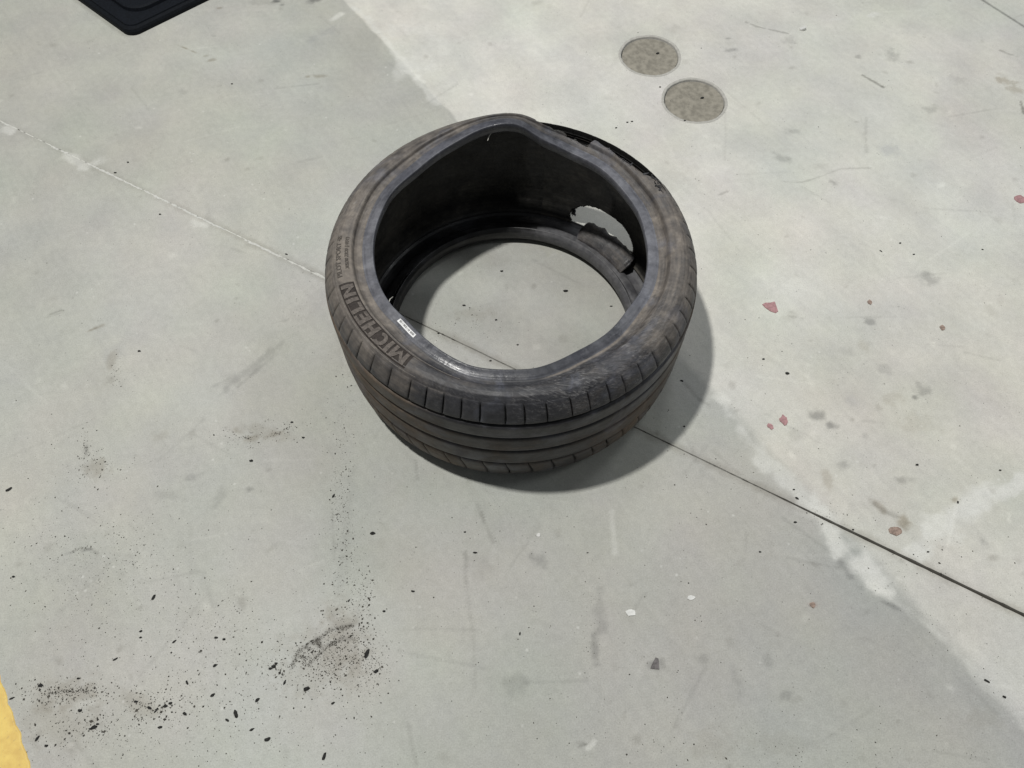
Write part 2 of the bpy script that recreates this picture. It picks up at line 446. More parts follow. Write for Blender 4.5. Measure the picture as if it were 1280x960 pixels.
def floor_tone(x, y):
    n = len(x)
    e = (x - E0[0]) * en[0] + (y - E0[1]) * en[1]
    wob = (fbm(x, y, 0.03, 3) - 0.5) * 0.009
    sf = 0.003 + 0.016 * sstep(1.2, 0.5, y)
    bare = sstep(-1, 1, (e + wob) / sf)
    coat = np.array([0.412, 0.414, 0.386])
    raw = np.array([0.582, 0.576, 0.538])
    c = coat[None] * (1 - bare[:, None]) + raw[None] * bare[:, None]
    # cloudy mottling, stronger on the worn bare side
    m = fbm(x, y, 0.35, 1, 5) - 0.5
    m2 = fbm(x, y, 0.09, 5, 4) - 0.5
    c = c * (1 + (0.20 * m + (0.09 + 0.11 * bare) * m2))[:, None]
    t = fbm(x, y, 0.16, 8, 3) - 0.5
    c = c * (1 + t[:, None] * np.array([-0.05, 0.03, -0.03]))
    t = fbm(x, y, 0.21, 9, 3) - 0.5
    c = c * (1 + t[:, None] * np.array([0.03, 0.0, -0.06]))
    # tan wear on the bare side away from the tyre
    px, py = at(1180, 560)
    tan = np.exp(-(((x - px) / 0.45) ** 2 + ((y - py) / 0.35) ** 2)) * bare
    c = c * (1 - tan[:, None] * np.array([0.05, 0.065, 0.09]))
    # soft shade over the lower right of the coat, painted into its colour
    px, py = at(960, 830)
    d = np.exp(-(((x - px) / 0.55) ** 2 + ((y - py) / 0.26) ** 2)) * (1 - bare)
    c = c * (1 - 0.12 * d[:, None])
    c = c * (1 + 0.05 * (sstep(0.1, -0.9, x) * sstep(0.1, 0.5, y))[:, None] * np.array([1.0, 1.0, 0.7]))
    jag = (fbm(x, y, 0.012, 21, 3) - 0.5)
    for (sx, sy, ra, rb, ang, s, k) in STAINS:
        if s <= 0: continue
        px, py = at(sx, sy)
        dx, dy = x - px, y - py
        sel = np.hypot(dx, dy) < max(ra, rb) * 0.001 * 2.4
        if not sel.any(): continue
        ca, sa = math.cos(R(ang)), math.sin(R(ang))
        dx, dy = dx[sel], dy[sel]
        u = (dx * ca + dy * sa) / (ra * 0.001)
        v = (-dx * sa + dy * ca) / (rb * 0.001)
        q = np.hypot(u, v) + jag[sel] * 1.5
        f = sstep(1.25, 0.35, q) * s
        tint = np.array(STAIN_COL[k])
        c[sel] = c[sel] * (1 - f[:, None] * (1 - tint))
    for (pts, wd, s) in LINES:
        P = [at(*p) for p in pts]
        d = np.full(n, 9.0)
        for a, b in zip(P[:-1], P[1:]):
            d = np.minimum(d, seg_dist(x, y, a, b))
        f = sstep(wd * 0.001 * 0.95, wd * 0.001 * 0.2, d + jag * wd * 0.0012) * s
        c = c * (1 - f[:, None] * np.array([0.72, 0.73, 0.75]))
    jag2 = fbm(x, y, 0.03, 31, 4) - 0.5
    for (pts, wd, s) in WLINES:
        P = [at(*p) for p in pts]
        d = np.full(n, 9.0)
        for a, b in zip(P[:-1], P[1:]):
            d = np.minimum(d, seg_dist(x, y, a, b))
        f = sstep(wd * 0.001 * 1.3, wd * 0.001 * 0.2, d + jag2 * wd * 0.0028) * s
        c = c * (1 - f[:, None]) + f[:, None] * np.array([0.66, 0.66, 0.63])
    # many small faint blots and drag marks of everyday wear
    rs = np.random.default_rng(90)
    for q in range(520):
        px, py = at(rs.uniform(0, 1280), rs.uniform(0, 960))
        e3 = (px - E0[0]) * en[0] + (py - E0[1]) * en[1]
        if e3 < 0 and rs.random() < 0.45: continue
        ra = rs.uniform(0.003, 0.013) * (1.8 if rs.random() < 0.15 else 1)
        rb = ra * rs.uniform(0.3, 1.0)
        th = rs.uniform(0, 3.14); s_ = rs.uniform(0.06, 0.38) * (1.0 if ra < 0.012 else 0.55)
        pale = rs.random() < 0.3
        sel = (np.abs(x - px) < ra * 2.2) & (np.abs(y - py) < ra * 2.2)
        if not sel.any(): continue
        dx, dy = x[sel] - px, y[sel] - py
        u = (dx * math.cos(th) + dy * math.sin(th)) / ra; v = (-dx * math.sin(th) + dy * math.cos(th)) / rb
        f = sstep(1.3, 0.2, np.hypot(u, v) + jag[sel] * 1.6) * s_
        c[sel] = c[sel] * (1 - f[:, None] * ((-0.45) if pale else np.array([0.55, 0.57, 0.6])))
    for q in range(150):
        sx_, sy_ = rs.uniform(0, 1280), rs.uniform(0, 960)
        L_ = rs.uniform(0.02, 0.16); th = rs.choice([0.95, 2.1, -0.5, 0.2]) + rs.normal(0, 0.35)
        px, py = at(sx_, sy_)
        qx, qy = px + L_ * math.cos(th), py + L_ * math.sin(th)
        s_ = rs.uniform(0.06, 0.2); pale = rs.random() < 0.45
        sel = (x > min(px, qx) - .01) & (x < max(px, qx) + .01) & (y > min(py, qy) - .01) & (y < max(py, qy) + .01)
        if not sel.any(): continue
        d = seg_dist(x[sel], y[sel], (px, py), (qx, qy)) + jag[sel] * 0.004
        f = sstep(0.0042, 0.0005, d) * s_
        c[sel] = c[sel] * (1 - f[:, None] * (-0.4 if pale else 0.6))
    # dirt and crumbling along the joint
    jv = np.abs((x - J0[0]) * jn[0] + (y - J0[1]) * jn[1])
    ju = (x - J0[0]) * jd[0] + (y - J0[1]) * jd[1]
    f = sstep(0.016, 0.002, jv + jag * 0.012) * (0.25 + 0.35 * vnoise(ju, ju * 0, 0.05, 4))
    f = f * sstep(-2.0, 0.4, ju)
    c = c * (1 - f[:, None] * np.array([0.45, 0.48, 0.52]))
    # hairline crack parallel to the coat edge, far right
    px, py = at(1228, 0)
    e2 = np.abs((x - px) * en[0] + (y - py) * en[1]) + jag * 0.003
    f = sstep(0.0055, 0.001, e2) * 0.75
    c = c * (1 - f[:, None] * 0.8)
    return np.clip(c, 0.02, 0.85)


floor = empty('floor', (0, 0, 0))
tag(floor, kind='structure')
CELL, SUB = 0.064, 16
CAPS = []
for (cx, cy) in ((812.5, 69.5), (868, 125.5)):
    X, Y = at(cx, cy)
    CAPS.append((X, Y, 0.078 if cx < 830 else 0.079))


def joint_half(u):
    """half width of the open joint along its run (world joint coordinate)"""
    uw = sstep(0.75, 1.05, u)
    n = vnoise(u, u * 0, 0.012, 2)
    mid = sstep(-0.45, 0.2, u) * (0.0001 + 0.0005 * vnoise(u, u * 0, 0.03, 6))
    return 0.0008 + mid + uw * (0.0013 + 0.0008 * n) + 0.0006 * n


def make_slab(side):
    fine_i, coarse = [], []
    NU = 190
    vs, qs, off = [], [], 0
    us = np.arange(-NU, NU) * CELL
    blocks = 60 if side > 0 else 60
    for bu in range(-60, 60):
        for bv in range(0, 60):
            u0 = bu * CELL
            v0 = bv * CELL if side > 0 else -(bv + 1) * CELL
            cu, cv = u0 + CELL / 2, v0 + CELL / 2
            X = J0[0] + cu * jd[0] + cv * jn[0]
            Y = J0[1] + cu * jd[1] + cv * jn[1]
            if view_mask(np.array([X]), np.array([Y]))[0]:
                s = SUB
            else:
                s = 2
            g = np.linspace(0, CELL, s + 1)
            U, V = np.meshgrid(u0 + g, v0 + g, indexing='ij')
            vs.append(np.stack([U.ravel(), V.ravel()], 1))
            i = np.arange(s)
            I, Jx = np.meshgrid(i, i, indexing='ij')
            a = off + I * (s + 1) + Jx
            q = np.stack([a, a + s + 1, a + s + 2, a + 1], -1).reshape(-1, 4)
            qs.append(q)
            off += (s + 1) ** 2
    uv = np.concatenate(vs)
    q = np.concatenate(qs)
    hw = joint_half(uv[:, 0])
    on = np.abs(uv[:, 1]) < 1e-6
    uv[on, 1] = side * hw[on]
    X = J0[0] + uv[:, 0] * jd[0] + uv[:, 1] * jn[0]
    Y = J0[1] + uv[:, 0] * jd[1] + uv[:, 1] * jn[1]
    # openings for the two round caps
    if side > 0:
        kill = np.zeros(len(X), bool)
        for (cx, cy, r) in CAPS:
            kill |= np.hypot(X - cx, Y - cy) < r
        q = q[~kill[q].any(1)]
    z = np.zeros_like(X)
    verts = np.stack([X, Y, z], 1)
    # skirt down into the joint
    fr = np.unique(uv[on, 0].round(5))
    hw = joint_half(fr)
    top = np.stack([J0[0] + fr * jd[0] + side * hw * jn[0], J0[1] + fr * jd[1] + side * hw * jn[1], np.zeros_like(fr)], 1)
    bot = top.copy(); bot[:, 2] = -0.02
    o = len(verts)
    m = len(fr)
    verts = np.concatenate([verts, top, bot])
    a = o + np.arange(m - 1)
    q = np.concatenate([q, np.stack([a, a + 1, a + m + 1, a + m], 1)])
    tone = floor_tone(verts[:, 0], verts[:, 1])
    return fast_mesh('concrete_slab', verts, q, M_floor, floor, {'tone': tone})


make_slab(1)
make_slab(-1)
# filler in the joint: pale and nearly flush on the left, dark and deep on the right
k = NT('joint_filler_material')
fa = k.attr('pale').outputs['Fac']
nn = k.noise(k.obj(), 60, 4, 0.6)
k.l(k.mix(k.math('MULTIPLY', fa, k.ramp(nn.outputs[0], 0.3, 0.55)), (0.05, 0.046, 0.038), (0.60, 0.60, 0.56)), k.b.inputs['Base Color'])
k.b.inputs['Roughness'].default_value = 0.9
us = np.linspace(-3.8, 3.8, 1400)
vv = []
for s in (-1, 1):
    zz = -0.0004 - 0.0012 * sstep(-0.42, -0.15, us) - 0.0045 * sstep(0.75, 0.98, us)
    vv.append(np.stack([J0[0] + us * jd[0] + s * 0.006 * jn[0], J0[1] + us * jd[1] + s * 0.006 * jn[1], zz], 1))
vv = np.concatenate(vv)
a = np.arange(1399)
fast_mesh('joint_filler', vv, np.stack([a, a + 1, a + 1401, a + 1400], 1), k.m, floor,
          {'pale': np.tile(np.maximum(sstep(-0.15, -0.45, us), 0.28 * sstep(0.9, 0.7, us)), 2)})
# crumbled pale lip standing beside the joint on the left (filler smeared over the edge)
lv, lf = [], []
for i in range(230):
    u = random.uniform(-1.35, -0.22)
    if vnoise(np.array([u]), np.array([0.0]), 0.07, 12)[0] < 0.35: continue
    L, wd = random.uniform(0.006, 0.022), random.uniform(0.0012, 0.0026)
    v = -0.0016 + random.gauss(0, 0.0008)
    b = len(lv)
    for j in range(4):
        t = j / 3
        uu, ww = u + L * t, wd * (0.3 + math.sin(math.pi * t)) * random.uniform(.6, 1.2)
        for s, z in ((-1, 0.0002), (0, 0.0009), (1, 0.0002)):
            p = J0 + uu * jd + (v + s * ww) * jn
            lv.append((p[0], p[1], z))
    for j in range(3):
        for s in range(2):
            lf.append((b + j * 3 + s, b + j * 3 + s + 3, b + j * 3 + s + 4, b + j * 3 + s + 1))
o = mesh_obj('joint_crumbs', lv, lf, make_simple('pale_filler', (0.52, 0.52, 0.49), 0.8, 0.12, 150), floor)
tag(o, kind='stuff')

# yellow painted stripe, worn, parallel to the coat edge
k = NT('yellow_paint')
co = k.obj()
n1, n2 = k.noise(co, 30, 5, 0.65), k.noise(co, 160, 4, 0.6)
c = k.mix(k.ramp(n1.outputs[0], 0.3, 0.7), (0.60, 0.40, 0.10), (0.74, 0.54, 0.14))
c = k.mix(k.math('MULTIPLY', k.ramp(n2.outputs[0], 0.58, 0.75), 0.5), c, (0.36, 0.27, 0.12))
k.l(c, k.b.inputs['Base Color'])
k.b.inputs['Roughness'].default_value = 0.55
k.l(k.bump(n2.outputs[0], 0.3, 0.001), k.b.inputs['Normal'])
a0, a1 = np.array(at(0, 842)), np.array(at(38, 960))
yd = (a1 - a0) / np.linalg.norm(a1 - a0)
yn = np.array([-yd[1], yd[0]])
if yn[0] < 0: yn = -yn
N = 900
t = np.linspace(-0.05, 0.35, N)
ed_ = (fbm(t, t * 0, 0.02, 3, 4) - 0.5) * 0.009
rows = []
for d, z in ((-0.10, 0.001), (-0.003, 0.001), (0.0, 0.0008), (0.0006, -0.0005)):
    off = d + (ed_ if d > -0.05 else 0)
    rows.append(np.stack([a0[0] + t * yd[0] + off * yn[0], a0[1] + t * yd[1] + off * yn[1], np.full(N, z)], 1))
vv = np.concatenate(rows)
a = np.arange(N - 1)
qq = np.concatenate([np.stack([a + r * N, a + 1 + r * N, a + 1 + (r + 1) * N, a + (r + 1) * N], 1) for r in range(3)])
fast_mesh('painted_stripe', vv, qq[:, ::-1], k.m, floor)

# ------------------------------------------------------------------ round caps in the floor
CAP_LABELS = ('round gritty mortar cap sunk in the floor, the farther of the pair',
              'round gritty mortar cap sunk in the floor with a pale ring, nearer the tyre')
for i, (cx, cy, r) in enumerate(CAPS):
    root = empty('mortar_plug', (cx, cy, 0))
    tag(root, CAP_LABELS[i], 'floor cap', 'round caps set in the concrete')
    # ring round the opening
    v, f = [], []
    n = 120
    prof = [(r + 0.0062, 0.0003), (r + 0.003, 0.0007), (r - 0.0005, 0.0003), (r - 0.0015, -0.002), (r - 0.002, -0.012), (r - 0.008, -0.012)]
    for a in range(n):
        th = 2 * math.pi * a / n
        jr = 1 + 0.008 * math.sin(3 * th + i) + 0.006 * math.sin(7 * th + 2 * i) + random.gauss(0, 0.003)
        for (rr, zz) in prof:
            v.append((rr * jr * math.sin(th), rr * jr * math.cos(th), zz))
    m = len(prof)
    for a in range(n):
        for j in range(m - 1):
            f.append((a * m + j, a * m + j + 1, ((a + 1) % n) * m + j + 1, ((a + 1) % n) * m + j))
    mesh_obj('rim', v, f, M_capr, root)
    # rough disc
    v, f = [(0, 0, -0.003)], []
    nr = 22
    for q in range(1, nr + 1):
        for a in range(n):
            th = 2 * math.pi * a / n
            rr = (r - 0.0035) * q / nr
            x, y = rr * math.sin(th), rr * math.cos(th) - 0.0018
            zz = -0.0034 + 0.0016 * (float(fbm(np.array([x]), np.array([y]), 0.02, 5 + i)[0]) - 0.5)
            if i == 1: zz += 0.0005 * math.sin(rr * 1100)
            v.append((x, y, zz))
    for a in range(n):
        f.append((0, 1 + (a + 1) % n, 1 + a))
        for q in range(nr - 1):
            f.append((1 + q * n + a, 1 + q * n + (a + 1) % n, 1 + (q + 1) * n + (a + 1) % n, 1 + (q + 1) * n + a))
    mesh_obj('plug_face', v, [tuple(reversed(x)) for x in f], M_cap, root)
    # small dark nick
    bm = bmesh.new()
    bmesh.ops.create_icosphere(bm, subdivisions=1, radius=1)
    for q in bm.verts: q.co = Vector((q.co.x * 0.006, q.co.y * 0.003, q.co.z * 0.0015))
    me = bpy.data.meshes.new('nick'); bm.to_mesh(me); bm.free(); me.materials.append(M_crumb)
    o = bpy.data.objects.new('dark_nick', me); COL.objects.link(o); o.parent = root
    o.location = (0.022, 0.012, -0.0015); o.rotation_euler = (0, 0, 0.4)

# ------------------------------------------------------------------ TYRE
TC = (0.0, 0.91)
tyre = empty('tyre', (TC[0], TC[1], 0))
tag(tyre, 'worn black wide low-profile car tyre lying on its side, sidewall torn at the back', 'tyre')

BEAD_PX = [(469, 295), (490, 244), (520, 217), (569, 182), (606, 163), (631, 158), (649, 160), (677, 177), (714, 194), (752, 215), (780, 244),
           (797, 269), (806, 299), (809, 318), (801, 363), (784, 386), (760, 416), (719, 440), (668, 462), (640, 463), (588, 459), (531, 423),
           (507, 398), (494, 387), (479, 365), (468, 328)]


# the bead is a stiff steel hoop of constant girth: where the photograph shows it farther out it has sprung up
_la = np.array([-180, -100, -84, -63, -47, -24, -11, -3, 3, 13, 28, 44, 61, 75, 92, 180.])
_lh = np.array([0, 0.001, .006, .018, .027, .043, .055, .060, .057, .033, .019, .016, .008, .004, 0, 0])
_lg = np.arange(-180, 181, 1.0)
_lk = np.exp(-(np.arange(-9, 10) / 3.0) ** 2); _lk /= _lk.sum()
_ls = np.convolve(np.pad(np.interp(_lg, _la, _lh), 9, mode='edge'), _lk, 'valid')


def lift(azd):
    """how far the upper bead has sprung up at the back (metres), azimuth in degrees from the far side, clockwise"""
    a = (np.asarray(azd, float) + 180) % 360 - 180
    return np.interp(a, _lg, _ls)


# radius of the upper bead round the tyre, from the measured outline
tab = []
for p in BEAD_PX:
    az = 0
    for _ in range(6):
        h = 0.281 + float(lift(az))
        X, Y = at(*p, h)
        az = math.degrees(math.atan2(X - TC[0], Y - TC[1]))
    tab.append((az, math.hypot(X - TC[0], Y - TC[1])))
tab.sort()
ta = np.array([t[0] for t in tab]); tr = np.array([t[1] for t in tab])
ta3 = np.concatenate([ta - 360, ta, ta + 360]); tr3 = np.concatenate([tr] * 3)
grid = np.arange(-180, 181, 1.0)
raw = np.interp(grid, ta3, tr3)
ker = np.exp(-(np.arange(-14, 15) / 3.8) ** 2); ker /= ker.sum()
sm = np.convolve(np.concatenate([raw[-15:-1], raw, raw[1:15]]), ker, 'same')[14:-14]


def bead_dr(azd):
    a = (azd + 180) % 360 - 180
    return np.interp(a, grid, sm) - 0.2475


def oval(azd):
    c = np.cos(np.radians(azd))
    l = np.cos(np.radians(azd + 80))
    return 0.014 * np.clip(c, 0, 1) ** 1.5 + 0.004 * np.clip(l, 0, 1) ** 2


def place(azd, r, h, upper=True):
    """profile point -> point on the deformed tyre (tyre coordinates)"""
    azd = np.asarray(azd, float); r = np.asarray(r, float) + 0 * azd; h = np.asarray(h, float) + 0 * azd
    if upper:
        wt = sstep(0.327, 0.262, r) * sstep(0.2, 0.25, h)
    else:
        wt = 0 * r
    rr = r + wt * bead_dr(azd) + (1 - wt) * oval(azd) * sstep(0.25, 0.33, r)
    hh = h + wt * lift(azd)
    # sidewall near the lifted bead is pulled up too
    ar_ = np.radians(azd)
    wob = 0.16 * np.sin(2 * ar_ + 1.0) + 0.12 * np.sin(3 * ar_ + 4.0) + 0.12 * np.sin(5 * ar_ + 2.2) + 0.07 * np.sin(11 * ar_)
    hh = hh + np.where(h > 0.2, wob * 0.006 * sstep(0.345, 0.30, r), 0)
    a = np.radians(azd)
    return np.stack([rr * np.sin(a), rr * np.cos(a), np.maximum(hh, 0.0005)], -1)


def resample(prof, n, passes=1):
    p = np.array(prof)
    d = np.concatenate([[0], np.cumsum(np.hypot(*np.diff(p, axis=0).T))])
    t = np.linspace(0, d[-1], n)
    # monotone smooth resample
    x, y = np.interp(t, d, p[:, 0]), np.interp(t, d, p[:, 1])
    kk = np.array([1, 2, 1]) / 4
    for _ in range(passes):
        x[1:-1] = np.convolve(x, kk, 'same')[1:-1]
        y[1:-1] = np.convolve(y, kk, 'same')[1:-1]
    return np.stack([x, y], 1)


def dust_shade_attr(azd, r, h):
    """how dusty: brown-grey on the text side, on the tread's left and lower parts; also carries the painted shade of the lower bead"""
    a = (azd + 180) % 360 - 180
    d = 0.30 + 0.50 * np.exp(-((a + 105) / 38) ** 2) + 0.22 * np.exp(-((a + 35) / 30) ** 2) + 0.25 * np.exp(-((a - 105) / 35) ** 2)
    d = d + 0.20 * np.exp(-((a - 60) / 25) ** 2)
    d = d - 0.30 * np.exp(-((np.abs(a) - 180) / 34) ** 2) * (h > 0.2)
    d = d + np.where(h < 0.25, 0.32 * np.exp(-((a + 145) / 22) ** 2) + 0.30 * np.exp(-((a - 140) / 14) ** 2) * (h < 0.17) - 0.14, 0)
    # rubbed pale line where the rim sat, bright at the near right, and a lighter back right of the bead
    d = d + 0.75 * np.exp(-((r - 0.2705) / 0.0022) ** 2) * sstep(92, 112, a) * sstep(176, 160, a) * (h > 0.26)
    d = d + 0.35 * (r < 0.268) * sstep(15, 30, a) * sstep(112, 90, a) * (h > 0.26)
    d = np.where((h < 0.06) & (r < 0.32), 0.05 + 0.75 * sstep(0, 22, a) * sstep(125, 95, a), d)  # painted light and shade: lower ring dark on the left, pale on the lit right
    return np.clip(d, 0, 1)


def scuff_attr(azd, r, h):
    a = (azd + 180) % 360 - 180
    s = 0.9 * np.exp(-((a - 155) / 24) ** 2) * sstep(0.268, 0.28, r) * (h > 0.26)
    s = s + 0.45 * np.exp(-((a - 125) / 22) ** 2) * (h > 0.26)
    s = s + 0.9 * np.exp(-((a - 63) / 8) ** 2) * sstep(0.296, 0.31, r) * (h > 0.26)
    s = s + 0.45 * np.exp(-((a + 72) / 9) ** 2) * (h > 0.26) + 0.35 * np.exp(-((a + 32) / 8) ** 2) * sstep(0.30, 0.315, r) * (h > 0.26)
    s = s + 0.25 * np.exp(-((a + 160) / 14) ** 2) * (h > 0.26) + 0.12
    s = np.where((r < 0.268) & (h > 0.2), s * 0.3, s)
    return np.clip(s, 0, 1)


def shell(name, prof, n_prof, n_az, mat, thick=None, keep=None, az0=-180.0, az1=180.0, upper=True, skew=0.0, closed=None, flip=False, h_skew_ref=0.25, clamp=None):
    """surface of revolution on the deformed tyre, az range in degrees, optional solidify towards the inside"""
    P = resample(prof, n_prof)
    full = abs(az1 - az0) >= 359.9
    na = n_az if full else n_az + 1
    az = az0 + (az1 - az0) * np.arange(na) / n_az
    A, K = np.meshgrid(az, np.arange(n_prof), indexing='ij')
    r = P[K, 0]; h = P[K, 1]
    A2 = A + skew * (h - h_skew_ref) * 100
    hit = None
    if clamp is not None:
        cr = clamp((A2 + 180) % 360 - 180)
        hit = (r > cr).ravel()
        r = np.minimum(r, cr)
        h = np.where(r >= cr, np.interp(r, P[:, 0], P[:, 1]), h)
    V = place(A2.ravel(), r.ravel(), h.ravel(), upper)
    Ar, rr, hr = A2.ravel(), r.ravel(), h.ravel()
    I, Jx = np.meshgrid(np.arange(na if full else na - 1), np.arange(n_prof - 1), indexing='ij')
    a = (I * n_prof + Jx).ravel(); b = (((I + 1) % na) * n_prof + Jx).ravel()
    q = np.stack([a, a + 1, b + 1, b], 1)
    if flip: q = q[:, ::-1]
    if hit is not None:
        q = q[~hit[q].all(1)]
        keep = lambda a, r, h: np.ones(len(a), bool)
    if keep is not None:
        kv = keep((Ar + 180) % 360 - 180, rr, hr)
        q = q[kv[q].all(1)]
        used = np.unique(q)
        if len(used) == 0: return None
        mp = -np.ones(len(V), int); mp[used] = np.arange(len(used))
        V, Ar, rr, hr = V[used], Ar[used], rr[used], hr[used]
        q = mp[q]
    o = fast_mesh(name, V, q, mat[0] if isinstance(mat, (list, tuple)) else mat, tyre,
                  {'dust': dust_shade_attr(Ar, rr, hr), 'scuff': scuff_attr(Ar, rr, hr)})
    if thick:
        if isinstance(mat, (list, tuple)):
            o.data.materials.append(mat[1])
        s = o.modifiers.new('thickness', 'SOLIDIFY')
        s.thickness = thick
        s.offset = -1
        s.use_rim = True
        if isinstance(mat, (list, tuple)):
            s.material_offset = 1
            s.material_offset_rim = 1
    return o


# --- what is torn away
TEAR_PX = [(690, 161), (700, 166), (718, 175), (735, 184), (743, 175), (760, 185), (775, 197), (790, 207), (803, 216), (812, 220)]
SIDE = [(0.2685, 0.2838), (0.2720, 0.2832), (0.2790, 0.2848), (0.2830, 0.2885), (0.2850, 0.2945), (0.2872, 0.2978), (0.2950, 0.3005), (0.3040, 0.3012),
        (0.3120, 0.2992), (0.3180, 0.2952), (0.3225, 0.2908)]


def tear_table():
    """nominal sidewall radius at which the rubber has parted, measured along the torn edge"""
    P = resample(SIDE, 80)
    A, K = np.meshgrid(np.arange(-2, 70, 0.4), np.arange(80), indexing='ij')
    V = place(A.ravel(), P[K, 0].ravel(), P[K, 1].ravel())
    out = []
    for (px, py) in TEAR_PX:
        z = V[:, 2]
        X, Y = V[:, 0] + TC[0], V[:, 1] + TC[1]
        dep = Y * math.cos(PITCH) - (z - CAM_H) * math.sin(PITCH)
        qx = 640 + FPX * X / dep
        qy = 480 + FPX * (-(z - CAM_H) * math.cos(PITCH) - Y * math.sin(PITCH)) / dep
        d = np.hypot(qx - px, qy - py)
        m = np.argmin(d)
        out.append((A.ravel()[m], P[K, 0].ravel()[m]))
        print('tear', px, py, out[-1], round(float(d[m]), 1))
    return out


_tt = tear_table()
_ca = np.array([-180, -24, -16, -9, -3, 2, 6, 10] + [t[0] for t in _tt] + [_tt[-1][0] + 2.5, _tt[-1][0] + 3, 180.])
_cr = np.array([.3260, .3260, .3200, .3120, .3040, .2970, .2910, .2872] + [t[1] for t in _tt] + [.3260, .3260, .3260])
_o = np.argsort(_ca, kind='stable'); _ca, _cr = _ca[_o], _cr[_o]


def tear_r(a):
    base = np.interp(a, _ca, _cr)
    return base + np.where((a > 9) & (a < 60), (fbm(a, a * 0, 3.5, 44, 4) - 0.5) * 0.005, 0.0)


_ha = np.array([23.5, 24, 26, 28, 34, 40, 46, 50, 53, 54.5])
_hu = np.array([.028, .040, .056, .066, .079, .081, .078, .068, .052, .036])
_hl = np.array([.028, .022, .010, .010, .010, .018, .020, .024, .030, .036])


def hole(a, h):
    inside = (a > 23.5) & (a < 54.5)
    j = (fbm(a, h * 100, 1.2, 51, 3) - 0.5) * 0.012 * sstep(36, 26, a)
    hu = np.interp(a, _ha, _hu) + j
    hl = np.interp(a, _ha, _hl) + (fbm(a, h * 0, 5, 61, 3) - 0.5) * 0.006
    return inside & (h < hu) & (h > hl)


def rolled(prof): return prof


# upper bead and sidewall
BEAD = [(0.2570, 0.258), (0.2500, 0.2660), (0.2478, 0.2745), (0.2474, 0.2815), (0.2480, 0.2852), (0.2490, 0.2868), (0.2498, 0.2870), (0.2506, 0.2864), (0.2560, 0.2860), (0.2610, 0.2854), (0.2640, 0.2846), (0.2655, 0.2838), (0.2690, 0.2836)]
o = shell('bead', BEAD, 48, 720, M_bead, 0.004, flip=True)
tag(o, 'upper bead, kinked up to a point at the far side')
SIDE = [(0.2685, 0.2838), (0.2720, 0.2832), (0.2790, 0.2848), (0.2830, 0.2885), (0.2850, 0.2945), (0.2872, 0.2978), (0.2950, 0.3005), (0.3040, 0.3012),
        (0.3120, 0.2992), (0.3180, 0.2952), (0.3225, 0.2908)]
o = shell('sidewall', SIDE, 64, 1200, (M_side, M_liner), 0.008, clamp=tear_r, flip=True)
tag(o, 'upper sidewall, torn off the tread at the back right')

# lower bead and sidewall (underneath, on the floor)
LB = [(x, 0.302 - y) for x, y in BEAD]
o = shell('bead', LB, 30, 540, M_lowbead_shaded, 0.004, upper=False)
tag(o, 'lower bead lying near the floor')
LS = [(x, 0.3022 - y) for x, y in SIDE]
o = shell('sidewall', LS, 40, 720, (M_side, M_lowbead_shaded), 0.007, upper=False)
tag(o, 'lower sidewall, a loose torn strip under the hole')

# casing under the tread, with the inner liner
CASE = [(0.3150, 0.2880), (0.3195, 0.2855), (0.3255, 0.2775), (0.3310, 0.2660), (0.3352, 0.2520), (0.3370, 0.2300), (0.3375, 0.1530), (0.3370, 0.0800),
        (0.3340, 0.0480), (0.3290, 0.0300), (0.3225, 0.0175), (0.3165, 0.0120)]


def keep_case(a, r, h):
    torn = (a > -15) & (a < 64) & (h > np.interp(a, [-15, -12, 4, 8, 56, 64], [.30, .292, .262, .240, .240, .30]))
    return ~torn & ~hole(a, h)


shell('casing', CASE, 140, 1080, (M_tread, M_liner), 0.0085, keep=keep_case, flip=True)

# tread ribs between the circumferential grooves
for (h0, h1) in ((0.2060, 0.2475), (0.1540, 0.2012), (0.0998, 0.1490)):
    rb = [(0.3365, h1 + 0.0003), (0.3440, h1), (0.3448, h1 - 0.0012), (0.3452, (h0 + h1) / 2), (0.3448, h0 + 0.0012), (0.3440, h0), (0.3365, h0 - 0.0003)]
    shell('tread_rib', rb, 15, 540, M_tread, keep=lambda a, r, h: ~hole(a, h), flip=True)

# shoulder blocks, upper and lower rows, cut apart by narrow sipes
UB = [(0.3150, 0.2950), (0.3200, 0.2936), (0.3228, 0.2911), (0.3264, 0.2874), (0.3312, 0.2808), (0.3365, 0.2720), (0.3405, 0.2630), (0.3428, 0.2555), (0.3422, 0.2545), (0.3360, 0.2542)]
TB = [(0.3372, 0.2380), (0.3386, 0.2560), (0.3394, 0.2645), (0.3402, 0.2668), (0.3412, 0.2655), (0.3428, 0.2555), (0.3422, 0.2545), (0.3360, 0.2542)]
LBK = [(0.3365, 0.0968), (0.3432, 0.0962), (0.3440, 0.0950), (0.3430, 0.0700), (0.3395, 0.0450), (0.3340, 0.0270), (0.3270, 0.0130), (0.3205, 0.0070), (0.3170, 0.0100)]


